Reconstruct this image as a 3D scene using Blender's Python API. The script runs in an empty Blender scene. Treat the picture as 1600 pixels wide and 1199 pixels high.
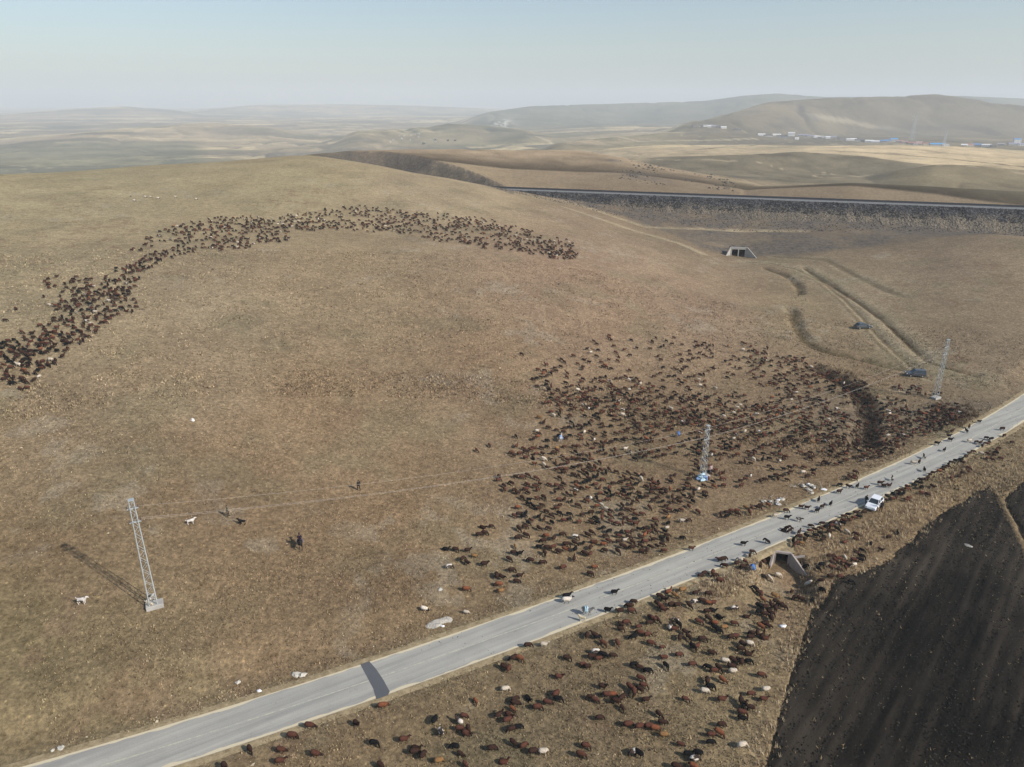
import bpy, bmesh, math, random
import numpy as np
from mathutils import Vector, Matrix, Quaternion

SC = bpy.context.scene
COL = SC.collection
R = math.radians
random.seed(7)
rng = np.random.default_rng(11)

# ------------------------------------------------------------------ camera, sky, sun, exposure
CAM_H = 55.0          # metres above the road
FPX = 1130.0          # focal length in photo pixels (1600 wide)
PITCH = R(21.05)
cam_d = bpy.data.cameras.new('camera')
cam_d.sensor_width = 36.0
cam_d.lens = 36.0 * FPX / 1600.0
cam_d.clip_start = 1.0
cam_d.clip_end = 60000.0
cam = bpy.data.objects.new('camera', cam_d)
COL.objects.link(cam)
cam.location = (0, 0, CAM_H)
cam.rotation_euler = (math.pi / 2 - PITCH, 0, 0)
SC.camera = cam

SUN_DIR = Vector((15.5, -8.5, 0)).normalized()      # towards the sun, on the ground
SUN_EL = R(34)
w = bpy.data.worlds.new('World')
SC.world = w
w.use_nodes = True
wn = w.node_tree.nodes
wl = w.node_tree.links
bg = wn['Background']
sky = wn.new('ShaderNodeTexSky')
sky.sky_type = 'NISHITA'
sky.sun_disc = False
sky.sun_elevation = SUN_EL
sky.sun_rotation = math.atan2(SUN_DIR.x, SUN_DIR.y)
sky.altitude = 0
sky.air_density = 1.08
sky.dust_density = 1.2
sky.ozone_density = 2.6
wl.new(sky.outputs[0], bg.inputs[0])
bg.inputs[1].default_value = 0.105

sd = bpy.data.lights.new('sun', 'SUN')
sd.energy = 4.3
sd.angle = R(0.9)
sd.color = (1.0, 0.95, 0.89)
sun = bpy.data.objects.new('sun', sd)
COL.objects.link(sun)
dv = Vector((SUN_DIR.x * math.cos(SUN_EL), SUN_DIR.y * math.cos(SUN_EL), math.sin(SUN_EL)))
sun.rotation_euler = (-dv).to_track_quat('-Z', 'Y').to_euler()
sun.location = (60, -40, 120)

vs = SC.view_settings
vs.view_transform = 'Standard'
vs.look = 'None'
vs.exposure = 0.3
vs.gamma = 1.0
vs.use_curve_mapping = False
SC.cycles.volume_bounces = 1
SC.cycles.max_bounces = 6
SC.cycles.volume_step_rate = 4.0

# ------------------------------------------------------------------ helpers
def lin(r, g, b, k=1.0):
    def f(c):
        c /= 255.0
        return k * (c / 12.92 if c <= 0.04045 else ((c + 0.055) / 1.055) ** 2.4)
    return (f(r), f(g), f(b))

def tag(o, label=None, cat=None, group=None, kind=None):
    if label: o['label'] = label
    if cat: o['category'] = cat
    if group: o['group'] = group
    if kind: o['kind'] = kind
    return o

def link(name, me, parent=None, mat=None):
    o = bpy.data.objects.new(name, me)
    COL.objects.link(o)
    if parent is not None: o.parent = parent
    if mat is not None and me is not None:
        me.materials.clear(); me.materials.append(mat)
    return o

def empty(name, loc=(0, 0, 0), rz=0.0):
    o = bpy.data.objects.new(name, None)
    COL.objects.link(o)
    o.empty_display_size = 0.3
    o.location = loc
    o.rotation_euler = (0, 0, rz)
    return o

def mesh_np(name, verts, faces, smooth=False):
    """faces: (n,3) or (n,4) int array"""
    verts = np.asarray(verts, dtype=np.float32); faces = np.asarray(faces, dtype=np.int32)
    me = bpy.data.meshes.new(name)
    k = faces.shape[1]
    me.vertices.add(len(verts)); me.vertices.foreach_set('co', verts.ravel())
    me.loops.add(faces.size); me.loops.foreach_set('vertex_index', faces.ravel())
    me.polygons.add(len(faces))
    me.polygons.foreach_set('loop_start', np.arange(0, faces.size, k, dtype=np.int32))
    me.polygons.foreach_set('loop_total', np.full(len(faces), k, dtype=np.int32))
    me.update(calc_edges=True)
    me.polygons.foreach_set('use_smooth', np.full(len(faces), bool(smooth)))
    return me

def set_col(me, cols, name='tint'):
    a = me.attributes.new(name, 'FLOAT_COLOR', 'POINT')
    c = np.ones((len(me.vertices), 4), dtype=np.float32)
    c[:, :3] = cols
    a.data.foreach_set('color', c.ravel())

class MB:
    """collects simple solids into one mesh"""
    def __init__(s): s.v = []; s.f = []; s.m = []
    def add(s, vs_, fs, mi=0):
        n = len(s.v); s.v += [tuple(v) for v in vs_]; s.f += [tuple(i + n for i in f) for f in fs]; s.m += [mi] * len(fs)
    def box(s, c, d, rz=0.0, mi=0, M=None):
        hx, hy, hz = d[0] / 2, d[1] / 2, d[2] / 2
        p = [Vector((x, y, z)) for z in (-hz, hz) for x, y in ((-hx, -hy), (hx, -hy), (hx, hy), (-hx, hy))]
        q = Matrix.Rotation(rz, 3, 'Z') if M is None else M
        p = [q @ a + Vector(c) for a in p]
        s.add(p, [(3, 2, 1, 0), (4, 5, 6, 7), (0, 1, 5, 4), (1, 2, 6, 5), (2, 3, 7, 6), (3, 0, 4, 7)], mi)
    def bar(s, a, b, r, n=4, r2=None, mi=0):
        a, b = Vector(a), Vector(b); r2 = r if r2 is None else r2
        q = (b - a).to_track_quat('Z', 'Y')
        vs_ = []
        for p, rr in ((a, r), (b, r2)):
            for i in range(n):
                t = 2 * math.pi * (i + 0.5) / n
                vs_.append(p + q @ Vector((math.cos(t) * rr, math.sin(t) * rr, 0)))
        fs = [(i, (i + 1) % n, n + (i + 1) % n, n + i) for i in range(n)]
        fs += [tuple(range(n - 1, -1, -1)), tuple(range(n, 2 * n))]
        s.add(vs_, fs, mi)
    def tube(s, pts, r, n=4):
        for a, b in zip(pts[:-1], pts[1:]): s.bar(a, b, r, n)
    def mesh(s, name, smooth=False):
        me = bpy.data.meshes.new(name)
        me.from_pydata(s.v, [], s.f)
        me.update()
        me.polygons.foreach_set('use_smooth', np.full(len(s.f), bool(smooth)))
        return me
    def build(s, name, mat=None, parent=None, smooth=False, bevel=0.0):
        o = link(name, s.mesh(name, smooth), parent, mat)
        if bevel:
            b = o.modifiers.new('bevel', 'BEVEL'); b.width = bevel; b.segments = 2; b.limit_method = 'ANGLE'
        return o

# value noise -----------------------------------------------------------------
_lat = rng.random((256, 256)).astype(np.float64)
def vnoise(x, y):
    xi = np.floor(x).astype(int); yi = np.floor(y).astype(int)
    fx = x - xi; fy = y - yi
    fx = fx * fx * (3 - 2 * fx); fy = fy * fy * (3 - 2 * fy)
    g = lambda a, b: _lat[a & 255, b & 255]
    return ((g(xi, yi) * (1 - fx) + g(xi + 1, yi) * fx) * (1 - fy) + (g(xi, yi + 1) * (1 - fx) + g(xi + 1, yi + 1) * fx) * fy) * 2 - 1
def fbm(x, y, oct=4):
    s = 0; a = 1.0; t = 0
    for i in range(oct):
        s = s + a * vnoise(x * 2 ** i + 17.3 * i, y * 2 ** i - 9.1 * i); t += a; a *= 0.5
    return s / t
def sstep(a, b, x):
    t = np.clip((x - a) / (b - a), 0, 1)
    return t * t * (3 - 2 * t)

# node helpers ----------------------------------------------------------------
def new_mat(name, rough=0.95, spec=0.1):
    m = bpy.data.materials.new(name); m.use_nodes = True
    nt = m.node_tree; b = nt.nodes['Principled BSDF']
    b.inputs['Roughness'].default_value = rough
    b.inputs['Specular IOR Level'].default_value = spec
    return m, nt, b

def noise_node(nt, vec, scale, detail=4.0, rough=0.6):
    n = nt.nodes.new('ShaderNodeTexNoise'); n.inputs['Scale'].default_value = scale
    n.inputs['Detail'].default_value = detail; n.inputs['Roughness'].default_value = rough
    if vec is not None: nt.links.new(vec, n.inputs['Vector'])
    return n.outputs['Fac']

def ramp(nt, fac, stops):
    r = nt.nodes.new('ShaderNodeValToRGB'); nt.links.new(fac, r.inputs[0])
    e = r.color_ramp.elements
    while len(e) > 1: e.remove(e[-1])
    for i, (p, c) in enumerate(stops):
        c = (c, c, c) if not hasattr(c, '__len__') else c
        el = e[0] if i == 0 else e.new(p)
        el.position = p; el.color = (c[0], c[1], c[2], 1)
    return r.outputs[0]

def mixc(nt, a, b, fac, mode='MIX'):
    m = nt.nodes.new('ShaderNodeMix'); m.data_type = 'RGBA'; m.blend_type = mode; m.clamp_factor = True
    for sock, v in ((m.inputs[0], fac), (m.inputs[6], a), (m.inputs[7], b)):
        if isinstance(v, (int, float)): sock.default_value = v
        elif isinstance(v, tuple): sock.default_value = (v[0], v[1], v[2], 1)
        else: nt.links.new(v, sock)
    return m.outputs[2]

def bump(nt, b, h, strength=0.4, dist=0.1):
    n = nt.nodes.new('ShaderNodeBump'); n.inputs['Strength'].default_value = strength; n.inputs['Distance'].default_value = dist
    nt.links.new(h, n.inputs['Height']); nt.links.new(n.outputs[0], b.inputs['Normal'])

def attr(nt, name, socket='Color'):
    a = nt.nodes.new('ShaderNodeAttribute'); a.attribute_name = name
    return a.outputs[socket]

def pos_node(nt):
    return nt.nodes.new('ShaderNodeNewGeometry').outputs['Position']

def plain(name, c, rough=0.8, spec=0.2, var=0.15, scale=6.0, metal=0.0):
    m, nt, b = new_mat(name, rough, spec)
    tc = nt.nodes.new('ShaderNodeTexCoord').outputs['Object']
    f = noise_node(nt, tc, scale, 4)
    lo = tuple(x * (1 - var) for x in c); hi = tuple(min(1, x * (1 + var)) for x in c)
    nt.links.new(ramp(nt, f, [(0.3, lo), (0.7, hi)]), b.inputs['Base Color'])
    b.inputs['Metallic'].default_value = metal
    return m

def tint_mat(name, rough=1.0, spec=0.05, bscale=0.0, var=0.0, vscale=8.0):
    """colour comes from the per-vertex pigment attribute"""
    m, nt, b = new_mat(name, rough, spec)
    c = attr(nt, 'tint')
    tc = nt.nodes.new('ShaderNodeTexCoord').outputs['Object']
    if var:
        c = mixc(nt, c, ramp(nt, noise_node(nt, tc, vscale, 3), [(0.25, 1 - var), (0.75, 1 + var)]), 1.0, 'MULTIPLY')
    nt.links.new(c, b.inputs['Base Color'])
    if bscale: bump(nt, b, noise_node(nt, tc, bscale, 3), 0.6, 0.05)
    return m

# ------------------------------------------------------------------ photo pixel -> world (survey of the place)
S_, C_ = math.sin(PITCH), math.cos(PITCH)
def ray(px, py):
    x = (px - 800) / FPX; y = (py - 599.5) / FPX
    return x, C_ - y * S_, S_ + y * C_
def gp(px, py, z=0.0):
    x, f_, d = ray(px, py); t = (CAM_H - z) / d
    return (x * t, f_ * t, z)
def at_t(px, py, t):
    x, f_, d = ray(px, py)
    return (x * t, f_ * t, CAM_H - d * t)

# ------------------------------------------------------------------ terrain height
NEAR = [  # px, py, height of the ground there
 (-250,1150,3.5),(-250,950,8),(-250,750,13),(-250,600,18),(-250,450,23),(-250,330,27),
 (0,1199,1.0),(0,1100,2.2),(0,900,6),(0,750,9.8),(0,600,14.5),(0,480,18.6),(0,380,22.5),(0,300,26.5),(0,272,28.5),
 (240,945,4),(100,852,6.9),(200,800,7.2),(200,650,11.3),(200,500,16.4),(200,400,20.2),(220,320,23.6),(240,258,26.3),
 (400,1030,1.0),(400,950,2.4),(400,800,5),(400,650,8.8),(400,500,13.6),(400,400,17.8),(400,330,21.2),(400,252,25.2),
 (600,980,0.6),(600,930,1.3),(600,800,3.0),(600,650,6.2),(600,500,11),(600,400,15.6),(600,340,18.8),(600,262,23.4),(500,246,25.2),
 (800,920,0.3),(800,750,2.3),(800,600,5.6),(800,500,9.0),(800,400,13.6),(800,330,16.4),(800,299,16.5),(700,278,21.3),(760,290,18.4),
 (1000,800,0.4),(1000,650,1.9),(1000,550,3.7),(1000,450,6.7),(1000,400,8.0),(900,340,12.0),(900,312,10.8),(1000,355,6.3),(1000,335,7.8),(1060,378,4.6),
 (1200,740,0),(1200,600,0.5),(1200,500,1.2),(1200,420,1.3),(1155,400,0.8),(1110,398,2.6),(1150,352,5.4),(1150,338,7.6),
 (1300,400,3.2),(1300,372,5.0),(1300,345,8.0),(1400,345,8.4),
 (1400,680,-0.3),(1400,600,-0.2),(1400,500,1.0),(1400,420,3.6),(1450,385,7.0),(1450,372,8.4),
 (1600,560,1.5),(1600,480,4.8),(1600,400,9.6),(1600,360,12.0),(1550,362,11.2),(1800,640,1.0),(1800,480,6),(1800,370,13),
 (1600,700,-0.4),(1800,800,-1.0),(1600,780,-1.0),(1500,900,-1.4),(1250,900,-0.9),(1350,800,-0.6),(1600,1000,-1.8),(1600,1199,-2),(1200,1199,-1.3),(1000,1100,-0.9),(800,1199,-0.9),(1000,1000,-0.5),
 (700,1120,-0.5),(500,1199,-0.4),(300,1230,-0.3),
]
HIDE = [  # az px, depth t, z : ground out of sight behind the crests
 (-250,380,17),(0,360,20),(0,430,11),(240,450,19),(240,540,8),(400,470,17),(500,480,17),(600,425,16),(700,400,14),(640,420,15),
 (1550,300,8.6),(1700,300,9.5),(1800,300,10),(1450,318,7.5),
]
U_K = 2.2
P = []
for px, py, z in NEAR:
    x, y, zz = gp(px, py, z); P.append((math.atan2(x, y) * U_K, math.log(math.hypot(x, y)), z))
for px, t, z in HIDE:
    x = (px - 800) / FPX * t; y = t * 1.02; P.append((math.atan2(x, y) * U_K, math.log(math.hypot(x, y)), z))
for a in (-50, -25, 0, 25, 50):
    P.append((R(a) * U_K, math.log(26.0), 0.0 if a < 0 else -0.8))
P = np.array(P)
def _tps_k(d2): return np.where(d2 > 1e-12, 0.5 * d2 * np.log(np.maximum(d2, 1e-12)), 0)
_n = len(P)
_K = _tps_k(((P[:, None, :2] - P[None, :, :2]) ** 2).sum(-1)) + np.eye(_n) * 0.004
_A = np.zeros((_n + 3, _n + 3)); _A[:_n, :_n] = _K; _A[:_n, _n] = 1; _A[:_n, _n + 1:] = P[:, :2]; _A[_n:, :_n] = _A[:_n, _n:].T
_W = np.linalg.solve(_A, np.concatenate([P[:, 2], np.zeros(3)]))
def tps(az, lr):
    sh = az.shape; q = np.stack([az.ravel() * U_K, lr.ravel()], 1); out = np.empty(len(q))
    for i in range(0, len(q), 40000):
        c = q[i:i + 40000]
        out[i:i + 40000] = _tps_k(((c[:, None, :] - P[None, :, :2]) ** 2).sum(-1)) @ _W[:_n] + _W[_n] + c @ _W[_n + 1:]
    return out.reshape(sh)

def pxaz(px, yfac=1.02): return math.atan2((px - 800) / FPX, yfac)
def poly(pts):
    """pts of (px, py, depth) -> az, r, z arrays"""
    o = []
    for px, py, t in pts:
        x, y, z = at_t(px, py, t); o.append((math.atan2(x, y), math.hypot(x, y), z))
    o = np.array(sorted(o)); return o

RIDGES = [  # crest line (px,py,depth), front width, back width, fade at ends
 ([(430,244,500),(470,243,500),(540,236,500),(640,234,525),(760,234,550),(900,236,560),(960,245,530),(1040,266,490),(1160,292,450)], 165, 160),
 ([(980,252,700),(1100,246,710),(1250,238,720),(1350,246,690),(1440,262,640)], 120, 200),
 ([(1330,292,540),(1400,270,545),(1460,259,550),(1530,262,550),(1600,268,550),(1800,270,560)], 90, 160),
 ([(1130,302,430),(1200,297,425),(1330,288,420),(1450,294,410),(1600,304,400),(1800,318,390)], 50, 90),
 ([(1280,233,1150),(1400,229,1180),(1500,231,1180),(1600,240,1150),(1800,250,1100)], 380, 300),
 ([(1080,190,2100),(1140,178,2200),(1200,160,2350),(1300,153,2500),(1400,151,2600),(1462,147,2600),(1520,155,2550),(1600,166,2500),(1750,172,2500)], 650, 900),
 ([(760,176,4300),(830,166,4500),(900,164,4700),(1000,161,4800),(1100,158,4800),(1160,150,4700),(1215,146,4700),(1290,152,4600),(1500,150,4600),(1900,165,4600)], 1500, 1500),
 ([(560,205,2300),(640,201,2400),(700,193,2500),(760,197,2500),(820,203,2400)], 500, 500),
 ([(880,222,1500),(980,214,1700),(1040,207,1800),(1100,206,1800),(1180,210,1800)], 300, 300),
 ([(-300,182,5500),(0,180,5600),(100,171,6000),(190,166,6200),(260,171,6200)], 1500, 1500),
 ([(330,170,7200),(400,164,7500),(520,163,7800),(650,165,8000),(760,170,8000)], 1600, 1800),
 ([(-300,215,2500),(0,220,2400),(130,208,2500),(250,196,2900),(330,192,3000),(420,198,2900)], 800, 700),
]
RIDGES = [(poly(p), a, b) for p, a, b in RIDGES]
CUT = poly([(480,243.5,478),(540,236.5,478),(600,236.5,472),(660,245,455),(720,262,430),(760,278,412),(800,296.5,396),(900,304,392),(1000,307,385),(1160,313,372)])
CUT_END = math.atan2((803 - 800) / FPX, 1.03)
_br = np.log(np.array([300, 420, 600, 1000, 1800, 3500, 8000, 16000.0]))
_bl = np.array([0, -10, -26, -45, -58, -56, -26, 10.0])
_brr = np.array([6, 6, 3, -8, -22, -34, -24, 10.0])
_B1 = np.array([[-300,420,640],[0,440,680],[240,520,760],[400,505,650],[500,470,540],[600,405,425],[700,388,402],[800,372,392],[900,352,400],[1100,335,410],[1300,322,400],[1600,302,370],[1900,300,370]], dtype=float)
_B1a = np.array([pxaz(p) for p in _B1[:, 0]])

RAIL_A = at_t(780, 297.2, 381); RAIL_B = at_t(1600, 327, 309)
ROAD_PTS_L = [(30,1198),(120,1173),(211.5,1147.8),(300,1122.8),(431,1083),(562.5,1040),(780,964.6),(869,931.6),(963,900),(1050,868.8),(1100,845.5),(1170,820),(1209,803),(1319,765.7),(1412.7,717),(1491,675),(1600,615.6)]
_rl = np.array([gp(*p)[:2] for p in ROAD_PTS_L])
_xs = np.concatenate([[-110, -80, -52], _rl[:, 0], [140, 185, 240]])
_k1 = np.polyfit(_rl[:4, 0], _rl[:4, 1], 1); _k2 = np.polyfit(_rl[-4:, 0], _rl[-4:, 1], 1)
_cf = np.polyfit(_rl[:, 0], _rl[:, 1], 4)
_x = np.linspace(-120, 240, 500)
_y = np.polyval(_cf, _x)
_m0, _m1 = float(_rl[:, 0].min()), 104.0
for xx, sgn in ((_m0, -1), (_m1, 1)):
    sl = np.polyval(np.polyder(_cf), xx); y0 = np.polyval(_cf, xx)
    msk = (_x < xx) if sgn < 0 else (_x > xx)
    _y[msk] = y0 + sl * (_x[msk] - xx)
ROAD_W = 5.25
_e = np.stack([_x, _y], 1)
_t = np.gradient(_e, axis=0); _t /= np.linalg.norm(_t, axis=1)[:, None]
_nrm = np.stack([_t[:, 1], -_t[:, 0]], 1)            # to the camera side
ROAD_C = _e + _nrm * ROAD_W / 2
def road_dist(x, y):
    """signed distance from the road's centre line (+ = camera side)"""
    sh = x.shape; q = np.stack([x.ravel(), y.ravel()], 1)
    out = np.empty(len(q))
    for i in range(0, len(q), 20000):
        c = q[i:i + 20000]
        j = np.argmin(((c[:, None, :] - ROAD_C[None, ::2, :]) ** 2).sum(-1), 1) * 2
        out[i:i + 20000] = ((c - ROAD_C[j]) * _nrm[j]).sum(1)
    return out.reshape(sh)

def seg_dist(x, y, pts):
    d = np.full(x.shape, 1e9)
    for (ax, ay), (bx, by) in zip(pts[:-1], pts[1:]):
        dx, dy = bx - ax, by - ay
        s = np.clip(((x - ax) * dx + (y - ay) * dy) / (dx * dx + dy * dy + 1e-9), 0, 1)
        d = np.minimum(d, np.hypot(x - ax - s * dx, y - ay - s * dy))
    return d
def in_poly(x, y, pts):
    c = np.zeros(x.shape, bool); n = len(pts)
    for i in range(n):
        x1, y1 = pts[i]; x2, y2 = pts[(i + 1) % n]
        k = ((y1 > y) != (y2 > y)) & (x < (x2 - x1) * (y - y1) / (y2 - y1 + 1e-12) + x1)
        c ^= k
    return c

def pw(lst, z=0.0): return [gp(p[0], p[1], p[2] if len(p) > 2 else z)[:2] for p in lst]
TRACK_A = pw([(1258,415,2.5),(1300,440,2.2),(1340,466,1.8),(1380,497,1.2),(1415,530,0.8),(1450,562,0.6),(1480,573,0.5),(1525,585,0.6)])
TRACK_B = pw([(1160,408,1),(1205,412,1.2),(1245,421,1.4),(1283,437,1.5),(1322,466,1.4),(1347,492,1.1),(1375,525,0.6),(1410,560,0.1),(1445,588,0)])
TRACK_C = pw([(1215,398,2.5),(1290,402,3.5),(1330,420,3.6),(1385,448,3.0),(1410,458,3.0)])
GULLY0 = pw([(1198,418,1.3),(1222,427,1.3),(1240,437,1.3),(1250,448,1.2),(1250,456,1.2)])
GULLY = pw([(1236,480,1.2),(1243,500,1.2),(1253,520,1.0),(1268,536,0.7),(1290,546,0.4),(1330,555,0.2),(1370,566,0.0),(1412,576,0.0)])
STREAM = pw([(1272,572,0.2),(1300,586,0),(1325,600,0),(1343,614,-0.2),(1350,632,-0.2),(1358,650,-0.3),(1354,672,-0.3),(1350,692,-0.3)])
BENCH = pw([(815,301,15),(900,324,9.8),(960,343,7.4),(1010,354,6.3),(1100,357,5.2),(1190,360,4.9),(1260,362,5.4)])
FOOT = pw([(880,330,11.0),(950,350,8.2),(1010,366,6.2),(1060,380,4.6),(1100,397,3)])
TOWERT = pw([(1100,750,0.1),(1140,772,0.1),(1165,785,0)])
FIELD = pw([(1170,1290),(1195,1199),(1226,1090),(1235,1057),(1249,1016),(1258,987),(1267,956),(1271,945),(1288,938),(1301,912),(1384,880),(1416,852),(1446,822),(1491,793),(1516,777),(1546,763),(1557,780),(1570,804),(1597,862),(1700,1040),(1850,1290)], -1.4)
FIELD2 = pw([(1568,783),(1582,768),(1600,752),(1680,742),(1800,800),(1760,980),(1650,930),(1606,850)], -1.2)
CULV = gp(1218, 862, 0)[:2]                      # culvert headwall under the road
_j = int(np.argmin(((ROAD_C - np.array(CULV)) ** 2).sum(1)))
CT, CN = Vector((*_t[_j], 0)), Vector((*_nrm[_j], 0))
CULV_P = Vector((*ROAD_C[_j], 0)) + CN * (ROAD_W / 2 + 1.6)
CT, CN = Vector((0.97, -0.243, 0)), Vector((-0.243, -0.97, 0))      # the culvert runs askew under the road
BIGCULV = gp(1153, 401, 0.8)

AZ = np.linspace(R(-52), R(52), 720)
LR = np.concatenate([np.arange(math.log(26), math.log(430), 0.0062), np.arange(math.log(430), math.log(17000), 0.0092)])
AA, LL = np.meshgrid(AZ, LR)                      # rows: range
RR = np.exp(LL); XX = RR * np.sin(AA); YY = RR * np.cos(AA)

def build_height():
    near_rows = LR < math.log(800)
    z_near = np.zeros_like(AA); z_near[near_rows] = tps(AA[near_rows], LL[near_rows])
    lw = sstep(R(-6), R(12), AA)
    base = np.interp(LL, _br, _bl) * (1 - lw) + np.interp(LL, _br, _brr) * lw
    und = fbm(XX / 420, YY / 300, 4) * 5 * sstep(500, 1500, RR) + fbm(XX / 1500 + 5, YY / 900, 3) * 12 * sstep(1500, 4000, RR)
    base = base + und
    z = base.copy()
    for pl, wf, wb in RIDGES:
        rc = np.interp(AZ, pl[:, 0], pl[:, 1]); zc = np.interp(AZ, pl[:, 0], pl[:, 2])
        k = np.ones(5) / 5
        pad = lambda a: np.convolve(np.pad(a, 2, 'edge'), k, 'valid')
        rc, zc = pad(rc), pad(zc)
        span = pl[-1, 0] - pl[0, 0]
        e = sstep(pl[0, 0] - 0.05, pl[0, 0] + 0.005, AZ) * (1 - sstep(pl[-1, 0] - 0.005, pl[-1, 0] + 0.05, AZ))
        d = RR - rc[None, :]
        wfv = wf * (1 + 0.2 * vnoise(AA * 14 + wf, LL * 0 + 3.3))
        s = np.where(d < 0, 1 - sstep(0, 1, -d / wfv), 1 - sstep(0, 1, d / wb))
        zr = base + (zc[None, :] - base) * s
        z = np.where(s * e[None, :] > 0, np.maximum(z, base + (zr - base) * e[None, :]), z)
    # railway cutting: steep face on the far side
    rt = np.interp(AZ, CUT[:, 0], CUT[:, 1]); zt = np.interp(AZ, CUT[:, 0], CUT[:, 2])
    inside = (AZ > CUT[0, 0] - 0.02) & (AZ < CUT[-1, 0])
    m0 = RIDGES[0][0]
    rc = np.interp(AZ, m0[:, 0], m0[:, 1]); zc = np.interp(AZ, m0[:, 0], m0[:, 2])
    s = np.clip((RR - rt[None, :]) / np.maximum(rc - rt, 5)[None, :], 0, 1)
    zz = zt[None, :] + (zc - zt)[None, :] * np.sin(s * math.pi / 2)
    up = inside[None, :] & (RR >= rt[None, :]) & (RR <= rc[None, :])
    z = np.where(up, np.maximum(z, zz), z)
    face = inside[None, :] & (RR < rt[None, :]) & (RR > rt[None, :] - 70)
    z = np.where(face, np.maximum(zt[None, :] - 0.72 * (rt[None, :] - RR) + 0.9 * fbm(XX / 5, YY / 5, 3) * sstep(0, 8, rt[None, :] - RR), 11.0), z)
    b1 = np.interp(AZ, _B1a, _B1[:, 1])[None, :]; b2 = np.interp(AZ, _B1a, _B1[:, 2])[None, :]
    wgt = sstep(b1, b2, RR)
    z = z_near * (1 - wgt) + z * wgt
    # small undulation
    z = z + fbm(XX / 14, YY / 14, 4) * 0.16 * sstep(40, 90, RR) * (1 - sstep(300, 420, RR)) + fbm(XX / 3.1, YY / 3.1, 2) * 0.045
    z = z + fbm(XX / 60, YY / 60, 4) * 1.2 * sstep(450, 700, RR)
    rid = lambda sx, sy, o: 1 - np.abs(fbm(XX / sx + o, YY / sy, 4)) * 2.2
    z = z - 1.0 * np.clip(rid(70, 90, 3.7) - 0.72, 0, 1) * 3 * sstep(470, 620, RR) - 8.0 * np.clip(rid(260, 380, 8.1) - 0.70, 0, 1) * 3 * sstep(1500, 2100, RR)
    nr = RR < 420
    # rail formation: ground kept below the embankment
    ax, ay = RAIL_A[:2]; bx, by = RAIL_B[:2]
    L = math.hypot(bx - ax, by - ay); ux, uy = (bx - ax) / L, (by - ay) / L
    s_ = (XX - ax) * ux + (YY - ay) * uy; d_ = (XX - ax) * uy - (YY - ay) * ux      # + towards the camera
    emb = (s_ > 8) & (d_ < 14) & (d_ > -20) & nr
    zemb = 14 - np.maximum(np.abs(d_) - 5.0, 0) * 0.62 - 0.7
    cl = np.where(emb, np.minimum(z, zemb), z); kb = 1 - sstep(8.0, 12.5, np.abs(d_) + 1.2 * fbm(XX / 4, YY / 4, 2))
    z = np.where(emb, cl * kb + z * (1 - kb), z)
    # gullies, tracks
    def carve(z, pts, width, depth):
        d = np.full(RR.shape, 1e9); d[nr] = seg_dist(XX[nr] + 0.5 * fbm(XX[nr] / 3, YY[nr] / 3, 2), YY[nr] + 0.5 * fbm(XX[nr] / 3 + 9, YY[nr] / 3, 2), pts)
        return z - depth * (1 - sstep(0, width, d))
    z = carve(z, GULLY, 2.8, 0.8); z = carve(z, GULLY0, 2.4, 0.8); z = carve(z, STREAM, 3.4, 1.2)
    z = carve(z, TRACK_A, 2.0, 0.55); z = carve(z, TRACK_B, 2.0, 0.35); z = carve(z, TRACK_C, 2.4, 0.3)
    z = carve(z, BENCH, 3.0, 0.5)
    # road bed
    rr2 = RR < 300
    rd = np.full(RR.shape, 1e9); rd[rr2] = np.abs(road_dist(XX[rr2], YY[rr2]))
    wr = 1 - sstep(ROAD_W / 2 + 1.2, ROAD_W / 2 + 7.0, rd)
    z = z * (1 - wr) + (-0.05) * wr
    z = np.where(rd < ROAD_W / 2 - 0.5, -0.30, z)
    # culvert outfall below the road
    dx = XX - CULV_P.x; dy = YY - CULV_P.y
    a_ = dx * CT.x + dy * CT.y; b_ = dx * CN.x + dy * CN.y
    hole = sstep(-0.5, 0.2, b_) * (1 - sstep(3.5, 12, b_)) * (1 - sstep(1.2, 3.4, np.abs(a_) - 0.2 * np.maximum(b_, 0)))
    z = z - 1.9 * hole * (RR < 200)
    hole2 = (b_ > -6.0) & (b_ <= 0.3) & (np.abs(a_) < 1.5) & (RR < 200)
    z = np.where(hole2, np.minimum(z, -0.25 - 1.6 * (np.abs(a_) < 1.15)), z)
    # big culvert apron
    dx = XX - BIGCULV[0]; dy = YY - BIGCULV[1]
    return z
ZZ = build_height()
ZG = ZZ.copy()
fm = (RR < 180)
fin = np.zeros(RR.shape, bool)
fin[fm] = in_poly(XX[fm], YY[fm], FIELD) | in_poly(XX[fm], YY[fm], FIELD2)
ZZ = np.where(fin, ZZ - 0.35, ZZ)

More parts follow.
